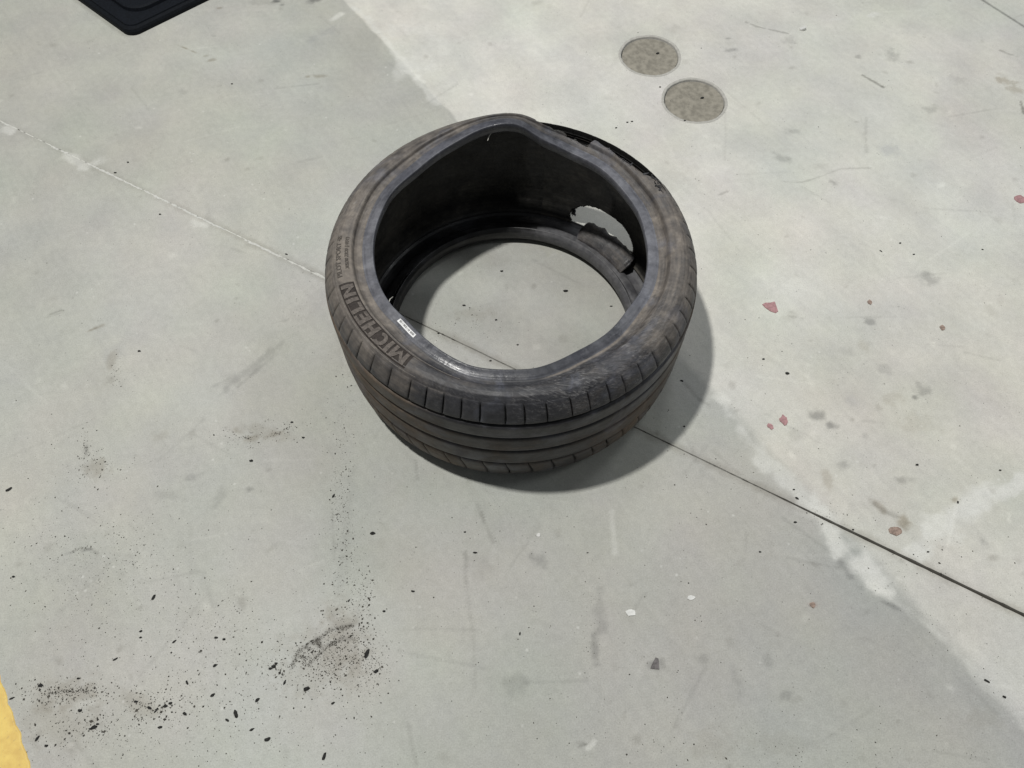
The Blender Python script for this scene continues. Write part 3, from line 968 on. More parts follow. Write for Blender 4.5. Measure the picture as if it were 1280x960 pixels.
def block_row(prof, n, seed, upper, skew, ref):
    rs = np.random.default_rng(seed)
    pitch = rs.choice([0.86, 1.0, 1.14], n)
    pitch = pitch / pitch.sum() * 360
    a = -180.0 + 2.0
    gap = 0.42
    for i in range(n):
        gap = float(rs.uniform(0.40, 0.62)); endf = float(rs.uniform(0.5, 1.0))
        a0, a1 = a + gap / 2, a + pitch[i] - gap / 2
        a += pitch[i]
        mid = (a0 + a1) / 2
        mid = (mid + 180) % 360 - 180
        if upper:
            kp = None
        else:
            kp = (lambda az, r, h: ~(hole(az, h) | ((az > 23.5) & (az < 54.5) & (h < np.interp(az, _ha, _hu))))) if 15 < mid < 62 else None
        torn = upper and 1 < mid < 60
        if torn: a0, a1 = a0 - gap / 2, a1 + gap / 2
        P = resample(TB if torn else prof, 16)
        na = 8
        az = a0 + (a1 - a0) * np.arange(na + 1) / na
        # slit walls: drop both ends down into the casing
        az = np.concatenate([[a0], az, [a1]])
        A, K = np.meshgrid(az, np.arange(16), indexing='ij')
        r = P[K, 0].copy(); h = P[K, 1].copy()
        cut = 0.0075
        cx, cy = 0.325, (0.262 if upper else 0.05)
        for e in (0, -1):
            if torn: continue
            kk_ = np.arange(16)
            ff_ = (sstep(2.0, 4.6, kk_) if upper else 1.0) * (1 - endf * sstep(11.0, 13.0, kk_))
            dep_ = cut * ff_
            A[e] += (-1 if e == 0 else 1) * gap * 0.5 * (1 - ff_)
            A[1 if e == 0 else -2] += (-1 if e == 0 else 1) * gap * 0.48 * (1 - ff_)
            r[e] -= dep_ * 0.9
            h[e] += (-dep_ * 0.5 if upper else dep_ * 0.5)
        for e in (1, -2):
            r[e] -= 0.0005
        if upper and not torn: h = np.minimum(h, np.interp(A, [-15, 3, 58, 66], [.2925, .2665, .2665, .2925]))
        A = A + skew * (h - ref) * 100 + 0.5 * np.sin((h - ref) * 55)
        Ar, rr, hr = A.ravel(), r.ravel(), h.ravel()
        V = place(Ar, rr, hr, upper)
        I, Jx = np.meshgrid(np.arange(len(az) - 1), np.arange(15), indexing='ij')
        b0 = (I * 16 + Jx).ravel(); b1 = ((I + 1) * 16 + Jx).ravel()
        q = np.stack([b0, b0 + 1, b1 + 1, b1], 1)[:, ::-1]
        if kp is not None:
            kv = kp((Ar + 180) % 360 - 180, rr, hr)
            q = q[kv[q].all(1)]
            if len(q) == 0: continue
            used = np.unique(q); mp = -np.ones(len(V), int); mp[used] = np.arange(len(used))
            V, Ar, rr, hr, q = V[used], Ar[used], rr[used], hr[used], mp[q]
        du = np.clip(dust_shade_attr(Ar, rr, hr) + (0.0 if upper else 0.12), 0, 1)
        du = np.clip(du + rs.uniform(-0.05, 0.04), 0, 1)
        if torn: du = du * 0
        elif upper: du = du * sstep(0.235, 0.29, hr)
        fast_mesh('shoulder_block', V, q, M_torn if torn else (M_side if upper else M_tread), tyre,
                  {'dust': du, 'scuff': scuff_attr(Ar, rr, hr) * 0.8})


block_row(UB, 58, 3, True, -0.10, 0.29)
block_row(LBK, 58, 5, False, 0.22, 0.09)


# --- lettering
SIDE_R = resample(SIDE, 200)


def side_h(r):
    i = np.argmax(SIDE_R[:, 0] >= 0.2872)
    return np.interp(r, SIDE_R[i:, 0], SIDE_R[i:, 1])


def text_mesh(body, size, bold=0.0):
    c = bpy.data.curves.new('lettering', 'FONT')
    c.body = body
    c.size = size
    c.offset = bold
    c.resolution_u = 3
    t = bpy.data.objects.new('lettering', c)
    COL.objects.link(t)
    dg = bpy.context.evaluated_depsgraph_get()
    me = bpy.data.meshes.new_from_object(t.evaluated_get(dg))
    COL.objects.unlink(t)
    bpy.data.objects.remove(t)
    bpy.data.curves.remove(c)
    return me


def wrap_text(name, me, az_start, r_base, mat, raise_=0.0010, xscale=1.0, yscale=1.0, parent=tyre):
    """flat text mesh -> raised text on the upper sidewall, reading clockwise with its top outward"""
    bm = bmesh.new()
    bm.from_mesh(me)
    bmesh.ops.triangulate(bm, faces=bm.faces[:])
    long = [e for e in bm.edges if e.calc_length() > 0.006]
    if long: bmesh.ops.subdivide_edges(bm, edges=long, cuts=2, use_grid_fill=True)
    ret = bmesh.ops.extrude_face_region(bm, geom=bm.faces[:])
    topv = {v for v in ret['geom'] if isinstance(v, bmesh.types.BMVert)}
    for v in bm.verts:
        x, y = v.co.x * xscale, v.co.y * yscale
        r = r_base + y
        azd = az_start + math.degrees(x / 0.302)
        h = float(side_h(r)) + (raise_ if v in topv else -0.001)
        p = place(np.array([azd]), np.array([r]), np.array([h]))[0]
        v.co = Vector(p)
    bmesh.ops.recalc_face_normals(bm, faces=bm.faces[:])
    out = bpy.data.meshes.new(name)
    bm.to_mesh(out); bm.free()
    out.materials.append(mat)
    o = bpy.data.objects.new(name, out)
    COL.objects.link(o)
    o.parent = parent
    return o


# dark field behind the maker's name, from about -145 to -106 degrees
band_az = np.linspace(-145.5, -106.2, 80)
v, f = [], []
for a_ in band_az:
    for r_, dz in ((0.2895, -0.0005), (0.2900, 0.0006), (0.2985, 0.0006), (0.3065, 0.0006), (0.3145, 0.0006), (0.3150, -0.0005)):
        v.append(place(np.array([a_]), np.array([r_]), np.array([float(side_h(r_)) + dz]))[0])
for i in range(len(band_az) - 1):
    for j in range(5):
        f.append((i * 6 + j, (i + 1) * 6 + j, (i + 1) * 6 + j + 1, i * 6 + j + 1))
band = mesh_obj('lettering_band', v, f, M_dark, tyre)
tag(band, 'dark band behind the raised maker name')
SW = 0.30                                               # stroke width in letter heights
GLYPH = {   # strokes as quads in letter units (height 1)
    'I': (0.30, [((0, 0), (.30, 0), (.30, 1), (0, 1))]),
    'L': (0.72, [((0, 0), (.30, 0), (.30, 1), (0, 1)), ((.30, 0), (.72, 0), (.72, .24), (.30, .24))]),
    'H': (0.92, [((0, 0), (.30, 0), (.30, 1), (0, 1)), ((.62, 0), (.92, 0), (.92, 1), (.62, 1)), ((.30, .38), (.62, .38), (.62, .62), (.30, .62))]),
    'E': (0.76, [((0, 0), (.30, 0), (.30, 1), (0, 1)), ((.30, 0), (.76, 0), (.76, .22), (.30, .22)), ((.30, .39), (.70, .39), (.70, .61), (.30, .61)), ((.30, .78), (.76, .78), (.76, 1), (.30, 1))]),
    'N': (0.98, [((0, 0), (.28, 0), (.28, 1), (0, 1)), ((.70, 0), (.98, 0), (.98, 1), (.70, 1)), ((.28, .62), (.70, 0), (.70, .38), (.28, 1))]),
    'M': (1.20, [((0, 0), (.28, 0), (.28, 1), (0, 1)), ((.92, 0), (1.20, 0), (1.20, 1), (.92, 1)), ((.28, .60), (.60, .05), (.60, .45), (.28, 1)), ((.60, .05), (.92, .60), (.92, 1), (.60, .45))]),
}
cq = []
for i in range(14):
    a0_, a1_ = R(52 + 256 * i / 14), R(52 + 256 * (i + 1) / 14)
    cq.append(((.47 + .47 * math.cos(a0_), .5 + .5 * math.sin(a0_)), (.47 + .47 * math.cos(a1_), .5 + .5 * math.sin(a1_)),
               (.47 + .20 * math.cos(a1_), .5 + .26 * math.sin(a1_)), (.47 + .20 * math.cos(a0_), .5 + .26 * math.sin(a0_))))
GLYPH['C'] = (0.84, cq)
word = 'MICHELIN'
LH, LG = 0.0205, 0.16
total = sum(GLYPH[c_][0] for c_ in word) + LG * (len(word) - 1)
span = math.radians(145.5 - 106.2 - 2.0) * 0.302
ux = span / total
cur = 0.0
for ch in word:
    v, f = [], []
    for (p0, p1, p2, p3) in GLYPH[ch][1]:
        ns = 5
        b = len(v)
        for i in range(ns + 1):
            for j in range(3):
                s_, t_ = i / ns, j / 2
                x = (p0[0] * (1 - s_) + p1[0] * s_) * (1 - t_) + (p3[0] * (1 - s_) + p2[0] * s_) * t_
                y = (p0[1] * (1 - s_) + p1[1] * s_) * (1 - t_) + (p3[1] * (1 - s_) + p2[1] * s_) * t_
                r_ = 0.2922 + y * LH
                az_ = -144.5 + math.degrees((cur + x) * ux / 0.302)
                for up in (0.0016, -0.0005):
                    v.append(place(np.array([az_]), np.array([r_]), np.array([float(side_h(r_)) + up]))[0])
        def ix(i, j, k_): return b + (i * 3 + j) * 2 + k_
        for i in range(ns):
            for j in range(2):
                f.append((ix(i, j, 0), ix(i + 1, j, 0), ix(i + 1, j + 1, 0), ix(i, j + 1, 0)))
            f.append((ix(i, 0, 1), ix(i + 1, 0, 1), ix(i + 1, 0, 0), ix(i, 0, 0)))
            f.append((ix(i, 2, 0), ix(i + 1, 2, 0), ix(i + 1, 2, 1), ix(i, 2, 1)))
        for j in range(2):
            f.append((ix(0, j, 0), ix(0, j + 1, 0), ix(0, j + 1, 1), ix(0, j, 1)))
            f.append((ix(ns, j, 1), ix(ns, j + 1, 1), ix(ns, j + 1, 0), ix(ns, j, 0)))
    mesh_obj('raised_letter', v, f, M_letter, tyre, smooth=False)
    cur += GLYPH[ch][0] + LG
# two rows of small text further round
o = wrap_text('small_lettering', text_mesh('PILOT SPORT 4S', 0.0125, 0.0003), -103.5, 0.3060, M_small, 0.0008, 1.0, 0.95)
o = wrap_text('small_lettering', text_mesh('305/30 ZR20 (103Y)', 0.0085, 0.0002), -100.5, 0.2925, M_small, 0.0008, 1.0, 1.0)


def ring_line(name, az0, az1, r, wdt, mat, up=0.0008):
    az = np.linspace(az0, az1, int(abs(az1 - az0)) + 2)
    v, f = [], []
    for a_ in az:
        for d, z in ((-wdt, -0.0005), (-wdt * 0.4, up), (wdt * 0.4, up), (wdt, -0.0005)):
            v.append(place(np.array([a_]), np.array([r + d]), np.array([float(side_h(r + d)) + z]))[0])
    for i in range(len(az) - 1):
        for j in range(3):
            f.append((i * 4 + j, (i + 1) * 4 + j, (i + 1) * 4 + j + 1, i * 4 + j + 1))
    return mesh_obj(name, v, f, mat, tyre)


ring_line('sidewall_ridge', -163, -116, 0.2878, 0.0006, M_rail)
ring_line('sidewall_ridge', -163, -116, 0.2902, 0.0005, M_dark)
ring_line('sidewall_ridge', -150, -72, 0.3172, 0.0005, M_rail, 0.0005)

# paper barcode label on the bead
BR = resample(BEAD, 200)


def bead_pt(a_, r_, up):
    h_ = float(np.interp(r_, BR[60:, 0], BR[60:, 1]))
    return place(np.array([a_]), np.array([r_]), np.array([h_ + up]))[0]


v, f = [], []
for i, a_ in enumerate(np.linspace(-138.6, -128.2, 14)):
    for r_ in (0.2548, 0.2585, 0.2622):
        v.append(bead_pt(a_, r_, 0.0006))
for i in range(13):
    for j in range(2):
        f.append((i * 3 + j, (i + 1) * 3 + j, (i + 1) * 3 + j + 1, i * 3 + j + 1))
lab = mesh_obj('barcode_label', v, f, M_label, tyre)
tag(lab, 'small white barcode label on the bead')
v, f = [], []
a_ = -137.9
while a_ < -129:
    wd_ = random.choice([0.12, 0.2, 0.34])
    b = len(v)
    for aa in (a_, a_ + wd_):
        for r_ in (0.2562, 0.2600):
            v.append(bead_pt(aa, r_, 0.0011))
    f.append((b, b + 2, b + 3, b + 1))
    a_ += wd_ + random.choice([0.2, 0.3, 0.55])
mesh_obj('label_bars', v, f, M_print, lab, smooth=False)


def tube(name, pts, rad, mat, parent, n=6):
    v, f = [], []
    P = [Vector(p) for p in pts]
    for i, p in enumerate(P):
        d = (P[min(i + 1, len(P) - 1)] - P[max(i - 1, 0)]).normalized()
        s = d.cross(Vector((0.3, 0.2, 1))).normalized(); t_ = d.cross(s)
        rr = rad * (0.6 if i in (0, len(P) - 1) else 1.0)
        for j in range(n):
            a_ = 2 * math.pi * j / n
            v.append(p + s * math.cos(a_) * rr + t_ * math.sin(a_) * rr)
    for i in range(len(P) - 1):
        for j in range(n):
            f.append((i * n + j, i * n + (j + 1) % n, (i + 1) * n + (j + 1) % n, (i + 1) * n + j))
    f.append(tuple(range(n)))
    f.append(tuple(reversed(range((len(P) - 1) * n, len(P) * n))))
    return mesh_obj(name, v, f, mat, parent)


def local(p):   # world -> tyre coordinates
    return (p[0] - TC[0], p[1] - TC[1], p[2])


# frayed cords poking out of the torn inner edge
p = at(612, 168, 0.322)
a_ = np.array(local((p[0], p[1], 0.322)))
tube('loose_cord', [a_ + np.array((-0.004, -0.004, -0.012)), a_ + np.array((-0.001, 0, -0.004)), a_ + np.array((0.006, 0.004, 0.004))], 0.0011, M_cord, tyre)
p = at(484, 383, 0.25)
a_ = np.array(local((p[0], p[1], 0.25)))
tube('loose_cord', [a_ + np.array((-0.006, -0.012, 0.0)), a_, a_ + np.array((0.004, 0.016, 0.0)), a_ + np.array((0.008, 0.024, -0.004))], 0.0009, M_cord, tyre)

# torn rubber tatters at the left end of the hole and along the tear
v, f = [], []


def tatter(az_, r_, h_, L, wd_, da, dh):
    b = len(v)
    n = 4
    for i in range(n):
        t = i / (n - 1)
        w_ = wd_ * (1 - 0.75 * t)
        for s in (-1, 1):
            for k_ in (0, 1):
                q = place(np.array([az_ + da * t]), np.array([r_ - 0.004 * t + 0.002 * k_]), np.array([h_ + dh * t + s * w_ * 0.5 + 0.001 * random.random()]), False)[0]
                v.append(q)
    for i in range(n - 1):
        o_ = b + i * 4
        for (x, y) in ((0, 1), (1, 3), (3, 2), (2, 0)):
            f.append((o_ + x, o_ + y, o_ + 4 + y, o_ + 4 + x))
    f.append((b + (n - 1) * 4, b + (n - 1) * 4 + 1, b + (n - 1) * 4 + 3, b + (n - 1) * 4 + 2))


for i in range(26):
    az_ = random.uniform(23.0, 28.5)
    tatter(23.2 + 0.6 * random.random(), 0.334, random.uniform(0.022, 0.046), 0.02, random.uniform(0.004, 0.009), random.uniform(0.5, 2.0), random.uniform(-0.006, 0.004))
for i in range(8):
    az_ = random.uniform(29, 52)
    tatter(az_, 0.324, float(np.interp(az_, _ha, _hl)) - 0.002, 0.02, random.uniform(0.004, 0.01), random.uniform(-1.5, 1.5), random.uniform(0.004, 0.012))
def tatter_up(az_, r_, h_, wd_, da, dr_, dh):
    b = len(v)
    n = 4
    for i in range(n):
        t = i / (n - 1)
        w_ = wd_ * (1 - 0.8 * t)
        for s in (-1, 1):
            for k_ in (0, 1):
                v.append(place(np.array([az_ + da * t + s * w_]), np.array([r_ + dr_ * t]), np.array([h_ + dh * t + 0.0025 * k_]))[0])
    for i in range(n - 1):
        o_ = b + i * 4
        for (x, y) in ((0, 1), (1, 3), (3, 2), (2, 0)):
            f.append((o_ + x, o_ + y, o_ + 4 + y, o_ + 4 + x))
    f.append((b + (n - 1) * 4, b + (n - 1) * 4 + 1, b + (n - 1) * 4 + 3, b + (n - 1) * 4 + 2))


for i in range(26):
    az_ = random.uniform(10, 58)
    r_ = float(tear_r(np.array([az_]))[0]) - 0.002
    tatter_up(az_, r_, float(np.interp(r_, resample(SIDE, 60)[:, 0], resample(SIDE, 60)[:, 1])) - 0.002, random.uniform(0.15, 0.5), random.uniform(-0.8, 0.8), random.uniform(0.003, 0.010), random.uniform(-0.008, 0.003))
for i in range(22):
    az_ = random.gauss(61.5, 2.4)
    r_ = random.uniform(0.303, 0.317)
    tatter_up(az_, r_, float(np.interp(r_, resample(SIDE, 60)[:, 0], resample(SIDE, 60)[:, 1])) - 0.0012, random.uniform(0.3, 0.9), random.uniform(-1.5, 1.5), random.uniform(-0.005, 0.002), random.uniform(0.000, 0.0022))
o = mesh_obj('torn_tatters', v, f, M_tread, tyre, smooth=False)
tag(o, 'ragged bits of rubber round the hole', kind='stuff')

# the torn strip of lower sidewall curled up under the hole
v, f = [], []
NA, NR = 60, 10
for i in range(NA + 1):
    t = i / NA
    az_ = 31 + 28 * t
    endw = float(sstep(0, 0.06, np.array(t)) * sstep(1.0, 0.93, np.array(t)))
    rag = float(fbm(np.array([az_]), np.array([0.0]), 3.0, 77, 3)[0] - 0.5)
    for j in range(NR + 1):
        q = j / NR
        r_ = 0.277 + (0.040 + 0.010 * rag) * q * (0.55 + 0.45 * endw)
        z_ = 0.022 + 0.016 * q + 0.010 * math.sin(q * 3.0) * endw + 0.004 * rag
        v.append(place(np.array([az_]), np.array([r_]), np.array([z_]), False)[0])
for i in range(NA):
    for j in range(NR):
        b = i * (NR + 1) + j
        f.append((b, b + 1, b + NR + 2, b + NR + 1))
o = mesh_obj('torn_flap', v, f, M_side, tyre, attrs={'dust': np.full(len(v), 0.35), 'scuff': np.full(len(v), 0.5)})
sm_ = o.modifiers.new('thickness', 'SOLIDIFY'); sm_.thickness = 0.005; sm_.offset = 0
tag(o, 'torn strip of sidewall curled up under the hole')

# ------------------------------------------------------------------ MAT in the far left corner
c0 = np.array(at(164, 48)); e1 = np.array(at(262, 0)); e2 = np.array(at(97, 0))
mx = (e1 - c0) / np.linalg.norm(e1 - c0)
my = (e2 - c0) / np.linalg.norm(e2 - c0)
matr = empty('floor_mat', (c0[0], c0[1], 0))
tag(matr, 'dark navy moulded rubber car mat lying at the back left with a raised inner panel', 'car mat')


def rrect(x0, y0, x1, y1, rad, n=10):
    pts = []
    for (cx, cy, a0) in ((x0 + rad, y0 + rad, 180), (x1 - rad, y0 + rad, 270), (x1 - rad, y1 - rad, 0), (x0 + rad, y1 - rad, 90)):
        for i in range(n + 1):
            a_ = R(a0 + 90 * i / n)
            pts.append((cx + rad * math.cos(a_), cy + rad * math.sin(a_)))
    return pts


def stepped(name, rings, mat, parent):
    """rings: list of (inset rect, radius, z); lofted, last one closed"""
    v, f = [], []
    n = None
    for (x0, y0, x1, y1, rad, z) in rings:
        P = rrect(x0, y0, x1, y1, rad)
        n = len(P)
        for (x, y) in P:
            w_ = x * mx + y * my
            v.append((w_[0], w_[1], z))
    for i in range(len(rings) - 1):
        for j in range(n):
            f.append((i * n + j, i * n + (j + 1) % n, (i + 1) * n + (j + 1) % n, (i + 1) * n + j))
    f.append(tuple(range((len(rings) - 1) * n, len(rings) * n)))
    return mesh_obj(name, v, f, mat, parent, smooth=False)


W_, D_ = 0.64, 0.46
stepped('mat_base', [(0, 0, W_, D_, .030, 0.0), (0.0, 0.0, W_, D_, .030, 0.010), (.003, .003, W_ - .003, D_ - .003, .028, 0.016), (.012, .012, W_ - .012, D_ - .012, .026, 0.018)], M_mat, matr)
stepped('border_ridge', [(.013, .013, W_ - .013, D_ - .013, .026, 0.0179), (.014, .014, W_ - .014, D_ - .014, .026, 0.0215), (.018, .018, W_ - .018, D_ - .018, .026, 0.0215), (.020, .020, W_ - .020, D_ - .020, .026, 0.0185)], M_matp, matr)
stepped('raised_panel', [(.052, .052, W_ - .052, D_ - .052, .050, 0.0184), (.054, .054, W_ - .054, D_ - .054, .050, 0.027), (.060, .060, W_ - .060, D_ - .060, .048, 0.030), (.072, .072, W_ - .072, D_ - .072, .045, 0.0295)], M_matp, matr)

# ------------------------------------------------------------------ crumbs, chips and grit
def pebble(seed, flat=0.62):
    rs = random.Random(seed)
    bm = bmesh.new()
    bmesh.ops.create_icosphere(bm, subdivisions=2, radius=1)
    for q in bm.verts:
        n_ = 0.6 + 0.65 * rs.random()
        d = q.co.copy()
        q.co = Vector((d.x * n_, d.y * n_ * 0.8, max(d.z * n_ * flat, -0.35)))
    for q in bm.verts: q.co.z += 0.35
    me = bpy.data.meshes.new('rubber_crumb')
    bm.to_mesh(me); bm.free()
    me.materials.append(M_crumb)
    return me


PEB = [pebble(i) for i in range(5)]
crumb_first = None
NEAR = 'small black rubber crumb among the grit scattered in the near left of the floor'
CRUMBS = [  # photo point, length px, elongation, angle, label, group key
    (17, 721, 5, 1.2, 0, 0), (192, 747, 9, 1.5, 70, 0), (176, 789, 5, 1.2, 20, 0), (176, 797, 4, 1.1, 0, 0), (144, 824, 8, 2.2, 30, 0), (218, 802, 7, 2.0, 45, 0), (270, 797, 6, 1.2, 0, 0),
    (280, 799, 5, 1.1, 0, 0), (269, 832, 6, 1.2, 30, 0), (234, 853, 7, 1.8, -60, 0), (266, 869, 7, 1.4, 40, 0), (231, 892, 7, 1.2, -30, 0),
    (284, 900, 7, 1.7, -30, 0), (322, 875, 7, 1.3, 40, 0), (334, 924, 9, 1.4, 20, 0), (315, 912, 7, 1.8, 30, 0), (383, 861, 10, 1.2, 20, 0),
    (342, 833, 7, 1.1, 0, 0), (338, 836, 5, 1.1, 0, 0), (345, 829, 5, 1.3, 0, 0), (356, 853, 7, 1.8, 75, 0), (416, 879, 6, 1.3, 30, 0), (213, 879, 6, 1.3, 20, 0), (207, 883, 6, 1.2, 0, 0),
    (195, 888, 8, 2.4, 60, 0), (187, 885, 7, 1.6, -20, 0), (170, 877, 6, 1.3, 0, 0), (200, 909, 7, 1.5, 10, 0), (51, 857, 7, 1.2, 0, 0), (100, 888, 6, 1.1, 0, 0),
    (118, 909, 8, 1.3, 20, 0), (122, 905, 5, 1.2, 0, 0), (113, 911, 5, 1.4, 0, 0), (47, 923, 8, 1.8, 60, 0), (58, 932, 5, 1.1, 0, 0), (15, 873, 8, 2.4, 25, 0), (98, 848, 5, 1.2, 0, 0), (470, 839, 8, 1.3, 30, 0),
    (466, 667, 8, 1.2, 0, 1), (516, 739, 6, 1.5, -10, 1), (594, 691, 7, 1.8, 0, 1), (436, 751, 5, 1.6, 60, 1), (480, 764, 5, 1.2, 0, 1), (650, 792, 5, 1.6, 80, 1), (581, 665, 4, 1.2, 0, 1),
    (417, 620, 7, 1.6, 70, 2), (174, 439, 6, 1.2, 0, 2), (314, 576, 7, 1.3, 0, 2), (365, 528, 5, 1.2, 0, 2), (379, 547, 5, 1.2, 0, 2), (290, 105, 5, 1.2, 0, 2), (200, 268, 5, 1.2, 0, 2), (160, 203, 5, 1.2, 0, 2), (358, 318, 6, 1.6, -20, 2), (144, 216, 6, 1.4, 0, 2),
    (984, 467, 7, 1.1, 0, 3), (954, 449, 5, 1.1, 0, 3), (1146, 581, 6, 1.3, 0, 3), (1250, 588, 4, 1.1, 0, 3), (1197, 628, 5, 1.3, 70, 3), (996, 623, 6, 1.3, -30, 3), (992, 612, 4, 1.1, 0, 3), (1125, 304, 5, 1.2, 0, 3), (1101, 314, 6, 2.0, -45, 3), (1142, 318, 5, 1.4, 0, 3),
    (1228, 312, 4, 1.2, 0, 3), (1233, 851, 9, 1.9, -35, 4), (1255, 871, 6, 1.3, -30, 4), (994, 653, 5, 1.2, 0, 3), (784, 153, 5, 1.2, 0, 3), (790, 152, 5, 1.2, 0, 3), (770, 160, 5, 1.2, 0, 3), (825, 109, 5, 1.2, 0, 3), (856, 151, 5, 1.1, 0, 3),
    (627, 339, 6, 1.2, 0, 5), (580, 382, 6, 1.3, 0, 5), (620, 400, 5, 1.2, 0, 5), (613, 451, 5, 1.3, 0, 5), (764, 383, 5, 1.4, 0, 5), (647, 431, 4, 1.1, 0, 5), (548, 417, 4, 1.2, 0, 5),
    (852, 476, 6, 1.5, -20, 3), (855, 533, 4, 1.2, 0, 3), (1160, 690, 4, 1.2, 0, 4), (1066, 662, 4, 1.2, 0, 4), (950, 690, 4, 1.2, 0, 1), (405, 946, 11, 1.7, 75, 9), (295, 892, 13, 1.9, -65, 10), (459, 817, 13, 1.7, 70, 11), (11, 612, 11, 1.8, 35, 12), (707, 364, 9, 1.4, 5, 13),
]
G = {0: (NEAR, 'rubber crumbs scattered near left'),
     1: ('small black rubber crumb on bare grey concrete in front of the tyre', 'rubber crumbs in front of the tyre'),
     2: ('small black rubber crumb on clean grey concrete left of the tyre', 'rubber crumbs left of the tyre'),
     3: ('small black crumb on the paler concrete right of and behind the tyre', 'crumbs on the paler concrete'),
     4: ('small black crumb beside the pale coat edge at the near right', 'crumbs at the near right edge of the coat'),
     5: ('small black crumb on the lit floor inside the tyre opening', 'crumbs inside the tyre'),
     9: ('large oval black rubber crumb nearest the bottom edge of the photo', None),
     10: ('largest elongated black rubber crumb in the near left scatter, tilted', None),
     11: ('large block-shaped black crumb just right of the arched dirt print', None),
     12: ('long black rubber crumb alone at the left edge of the photo', None),
     13: ('large dark crumb near the middle of the lit floor inside the tyre', None)}
OWN = {   # crumbs that something nearby tells apart
    (17, 721): 'small black crumb near the left edge of the photo, above the yellow stripe', (192, 747): 'oval black crumb on clean concrete, topmost of the larger near left crumbs',
    (144, 824): 'thin curved black rubber shaving lying among the near left grit', (15, 873): 'long black crumb lying on the edge of the yellow stripe',
    (51, 857): 'round black crumb just above the dark grit patch beside the yellow stripe', (58, 932): 'round black crumb near the bottom left, lowest beside the yellow stripe',
    (47, 923): 'tilted black crumb just above the lowest round crumb beside the yellow stripe', (383, 861): 'biggest knobbly black crumb just below the arched dirt print',
    (356, 853): 'upright black crumb just left of the biggest knobbly crumb under the dirt print', (470, 839): 'black crumb just below the large block-shaped crumb right of the dirt print',
    (334, 924): 'lumpy black crumb left of the large oval crumb near the bottom edge', (322, 875): 'tilted black crumb left of and below the arched dirt print',
    (416, 879): 'small black crumb below and right of the arched dirt print', (195, 888): 'long slanting black crumb in the middle of the near left cluster of chunks',
    (98, 848): 'small black crumb above the right end of the dark patch by the yellow stripe', (315, 912): 'small tilted crumb just left of the lumpy crumb near the bottom',
    (466, 667): 'black crumb in the vertical grit trail below the left part of the tyre', (516, 739): 'small flat black crumb left of the faint vertical scratch in front of the tyre',
    (594, 691): 'flat black crumb just right of the top of the faint vertical scratch', (436, 751): 'upright black crumb in the grit trail above the arched dirt print',
    (480, 764): 'small round crumb right of the grit trail above the arched dirt print', (650, 792): 'upright thin crumb left of the dark vertical smear in front of the tyre',
    (581, 665): 'small round crumb nearest the front of the tyre above the faint scratch', (950, 690): 'small round crumb on smooth grey concrete left of the open joint at the near right',
    (417, 620): 'upright black crumb beside the vertical grit trail left of the tyre front', (174, 439): 'round black crumb alone on clean concrete far left of the tyre',
    (314, 576): 'black crumb just below the brown smear left of the tyre', (365, 528): 'black crumb at the right end of the brown smear, upper of two',
    (379, 547): 'black crumb at the right end of the brown smear, lower of two', (290, 105): 'small black crumb alone on the floor below the dark mat',
    (200, 268): 'small black crumb just below the pale joint on the left', (160, 203): 'small black crumb just above the pale joint on the left',
    (358, 318): 'small black crumb on the pale joint close to the tyre', (144, 216): 'small black crumb on the pale joint near the left edge',
    (1233, 851): 'elongated dark crumb on the pale coat edge, upper of two at the near right', (1255, 871): 'dark crumb on the pale coat edge, lower of two at the near right',
    (1160, 690): 'small crumb just below the open joint right of the red-brown flake', (1066, 662): 'small crumb beside the open joint near its left end',
    (627, 339): 'small dark crumb on the floor inside the tyre, farthest back', (580, 382): 'small dark crumb inside the tyre at the left, above the joint',
    (620, 400): 'small dark crumb in the middle of the floor inside the tyre, above the joint', (613, 451): 'small dark crumb on the joint inside the tyre, close to the near bead',
    (764, 383): 'small dark crumb at the right side of the floor inside the tyre', (647, 431): 'tiny dark crumb inside the tyre near the front bead', (548, 417): 'small dark crumb beside the joint inside the tyre at the left',
    (984, 467): 'round black crumb on pale concrete a little right of the tyre shadow', (954, 449): 'small black crumb just right of the tyre shadow, nearest to it',
    (1146, 581): 'black crumb on tan concrete above the pale streak on the right', (1250, 588): 'small black crumb near the right edge above the pale streak', (1197, 628): 'black crumb lying on the pale streak at the right',
    (996, 623): 'dark crumb just above the joint where its open part begins', (992, 612): 'small dark crumb above the joint, upper of two where it opens', (994, 653): 'small dark crumb just below the joint where its open part begins',
    (1125, 304): 'small black crumb on pale concrete well above the pink torn flake', (1101, 314): 'slanting dark crumb on pale concrete above and right of the pink torn flake', (1142, 318): 'small dark crumb right of the slanting one on the pale concrete',
    (1228, 312): 'tiny dark crumb toward the right edge below the pink rounded flake', (784, 153): 'small dark crumb behind the tyre, left of a close pair', (790, 152): 'small dark crumb behind the tyre, right of a close pair',
    (770, 160): 'small dark crumb behind the tyre, closest to its torn edge', (825, 109): 'small dark crumb just left of the nearer round mortar cap', (856, 151): 'small dark crumb at the lower rim of the nearer round mortar cap',
    (852, 476): 'dark crumb on the shaded floor close to the right side of the tyre', (855, 533): 'small dark crumb on the shaded floor just above the joint right of the tyre',
}
for i, (px, py, L, el, ang, g) in enumerate(CRUMBS):
    X, Y = at(px, py)
    me = PEB[i % 5]
    o = bpy.data.objects.new('rubber_crumb', me)
    COL.objects.link(o)
    sz = L * 0.00155 * 0.5 * 0.74
    o.location = (X, Y, 0.0)
    o.scale = (sz, sz / el, sz / el * 0.9)
    o.rotation_euler = (0, 0, R(ang))
    tag(o, OWN.get((px, py), G[g][0]), 'rubber crumb', G[g][1])


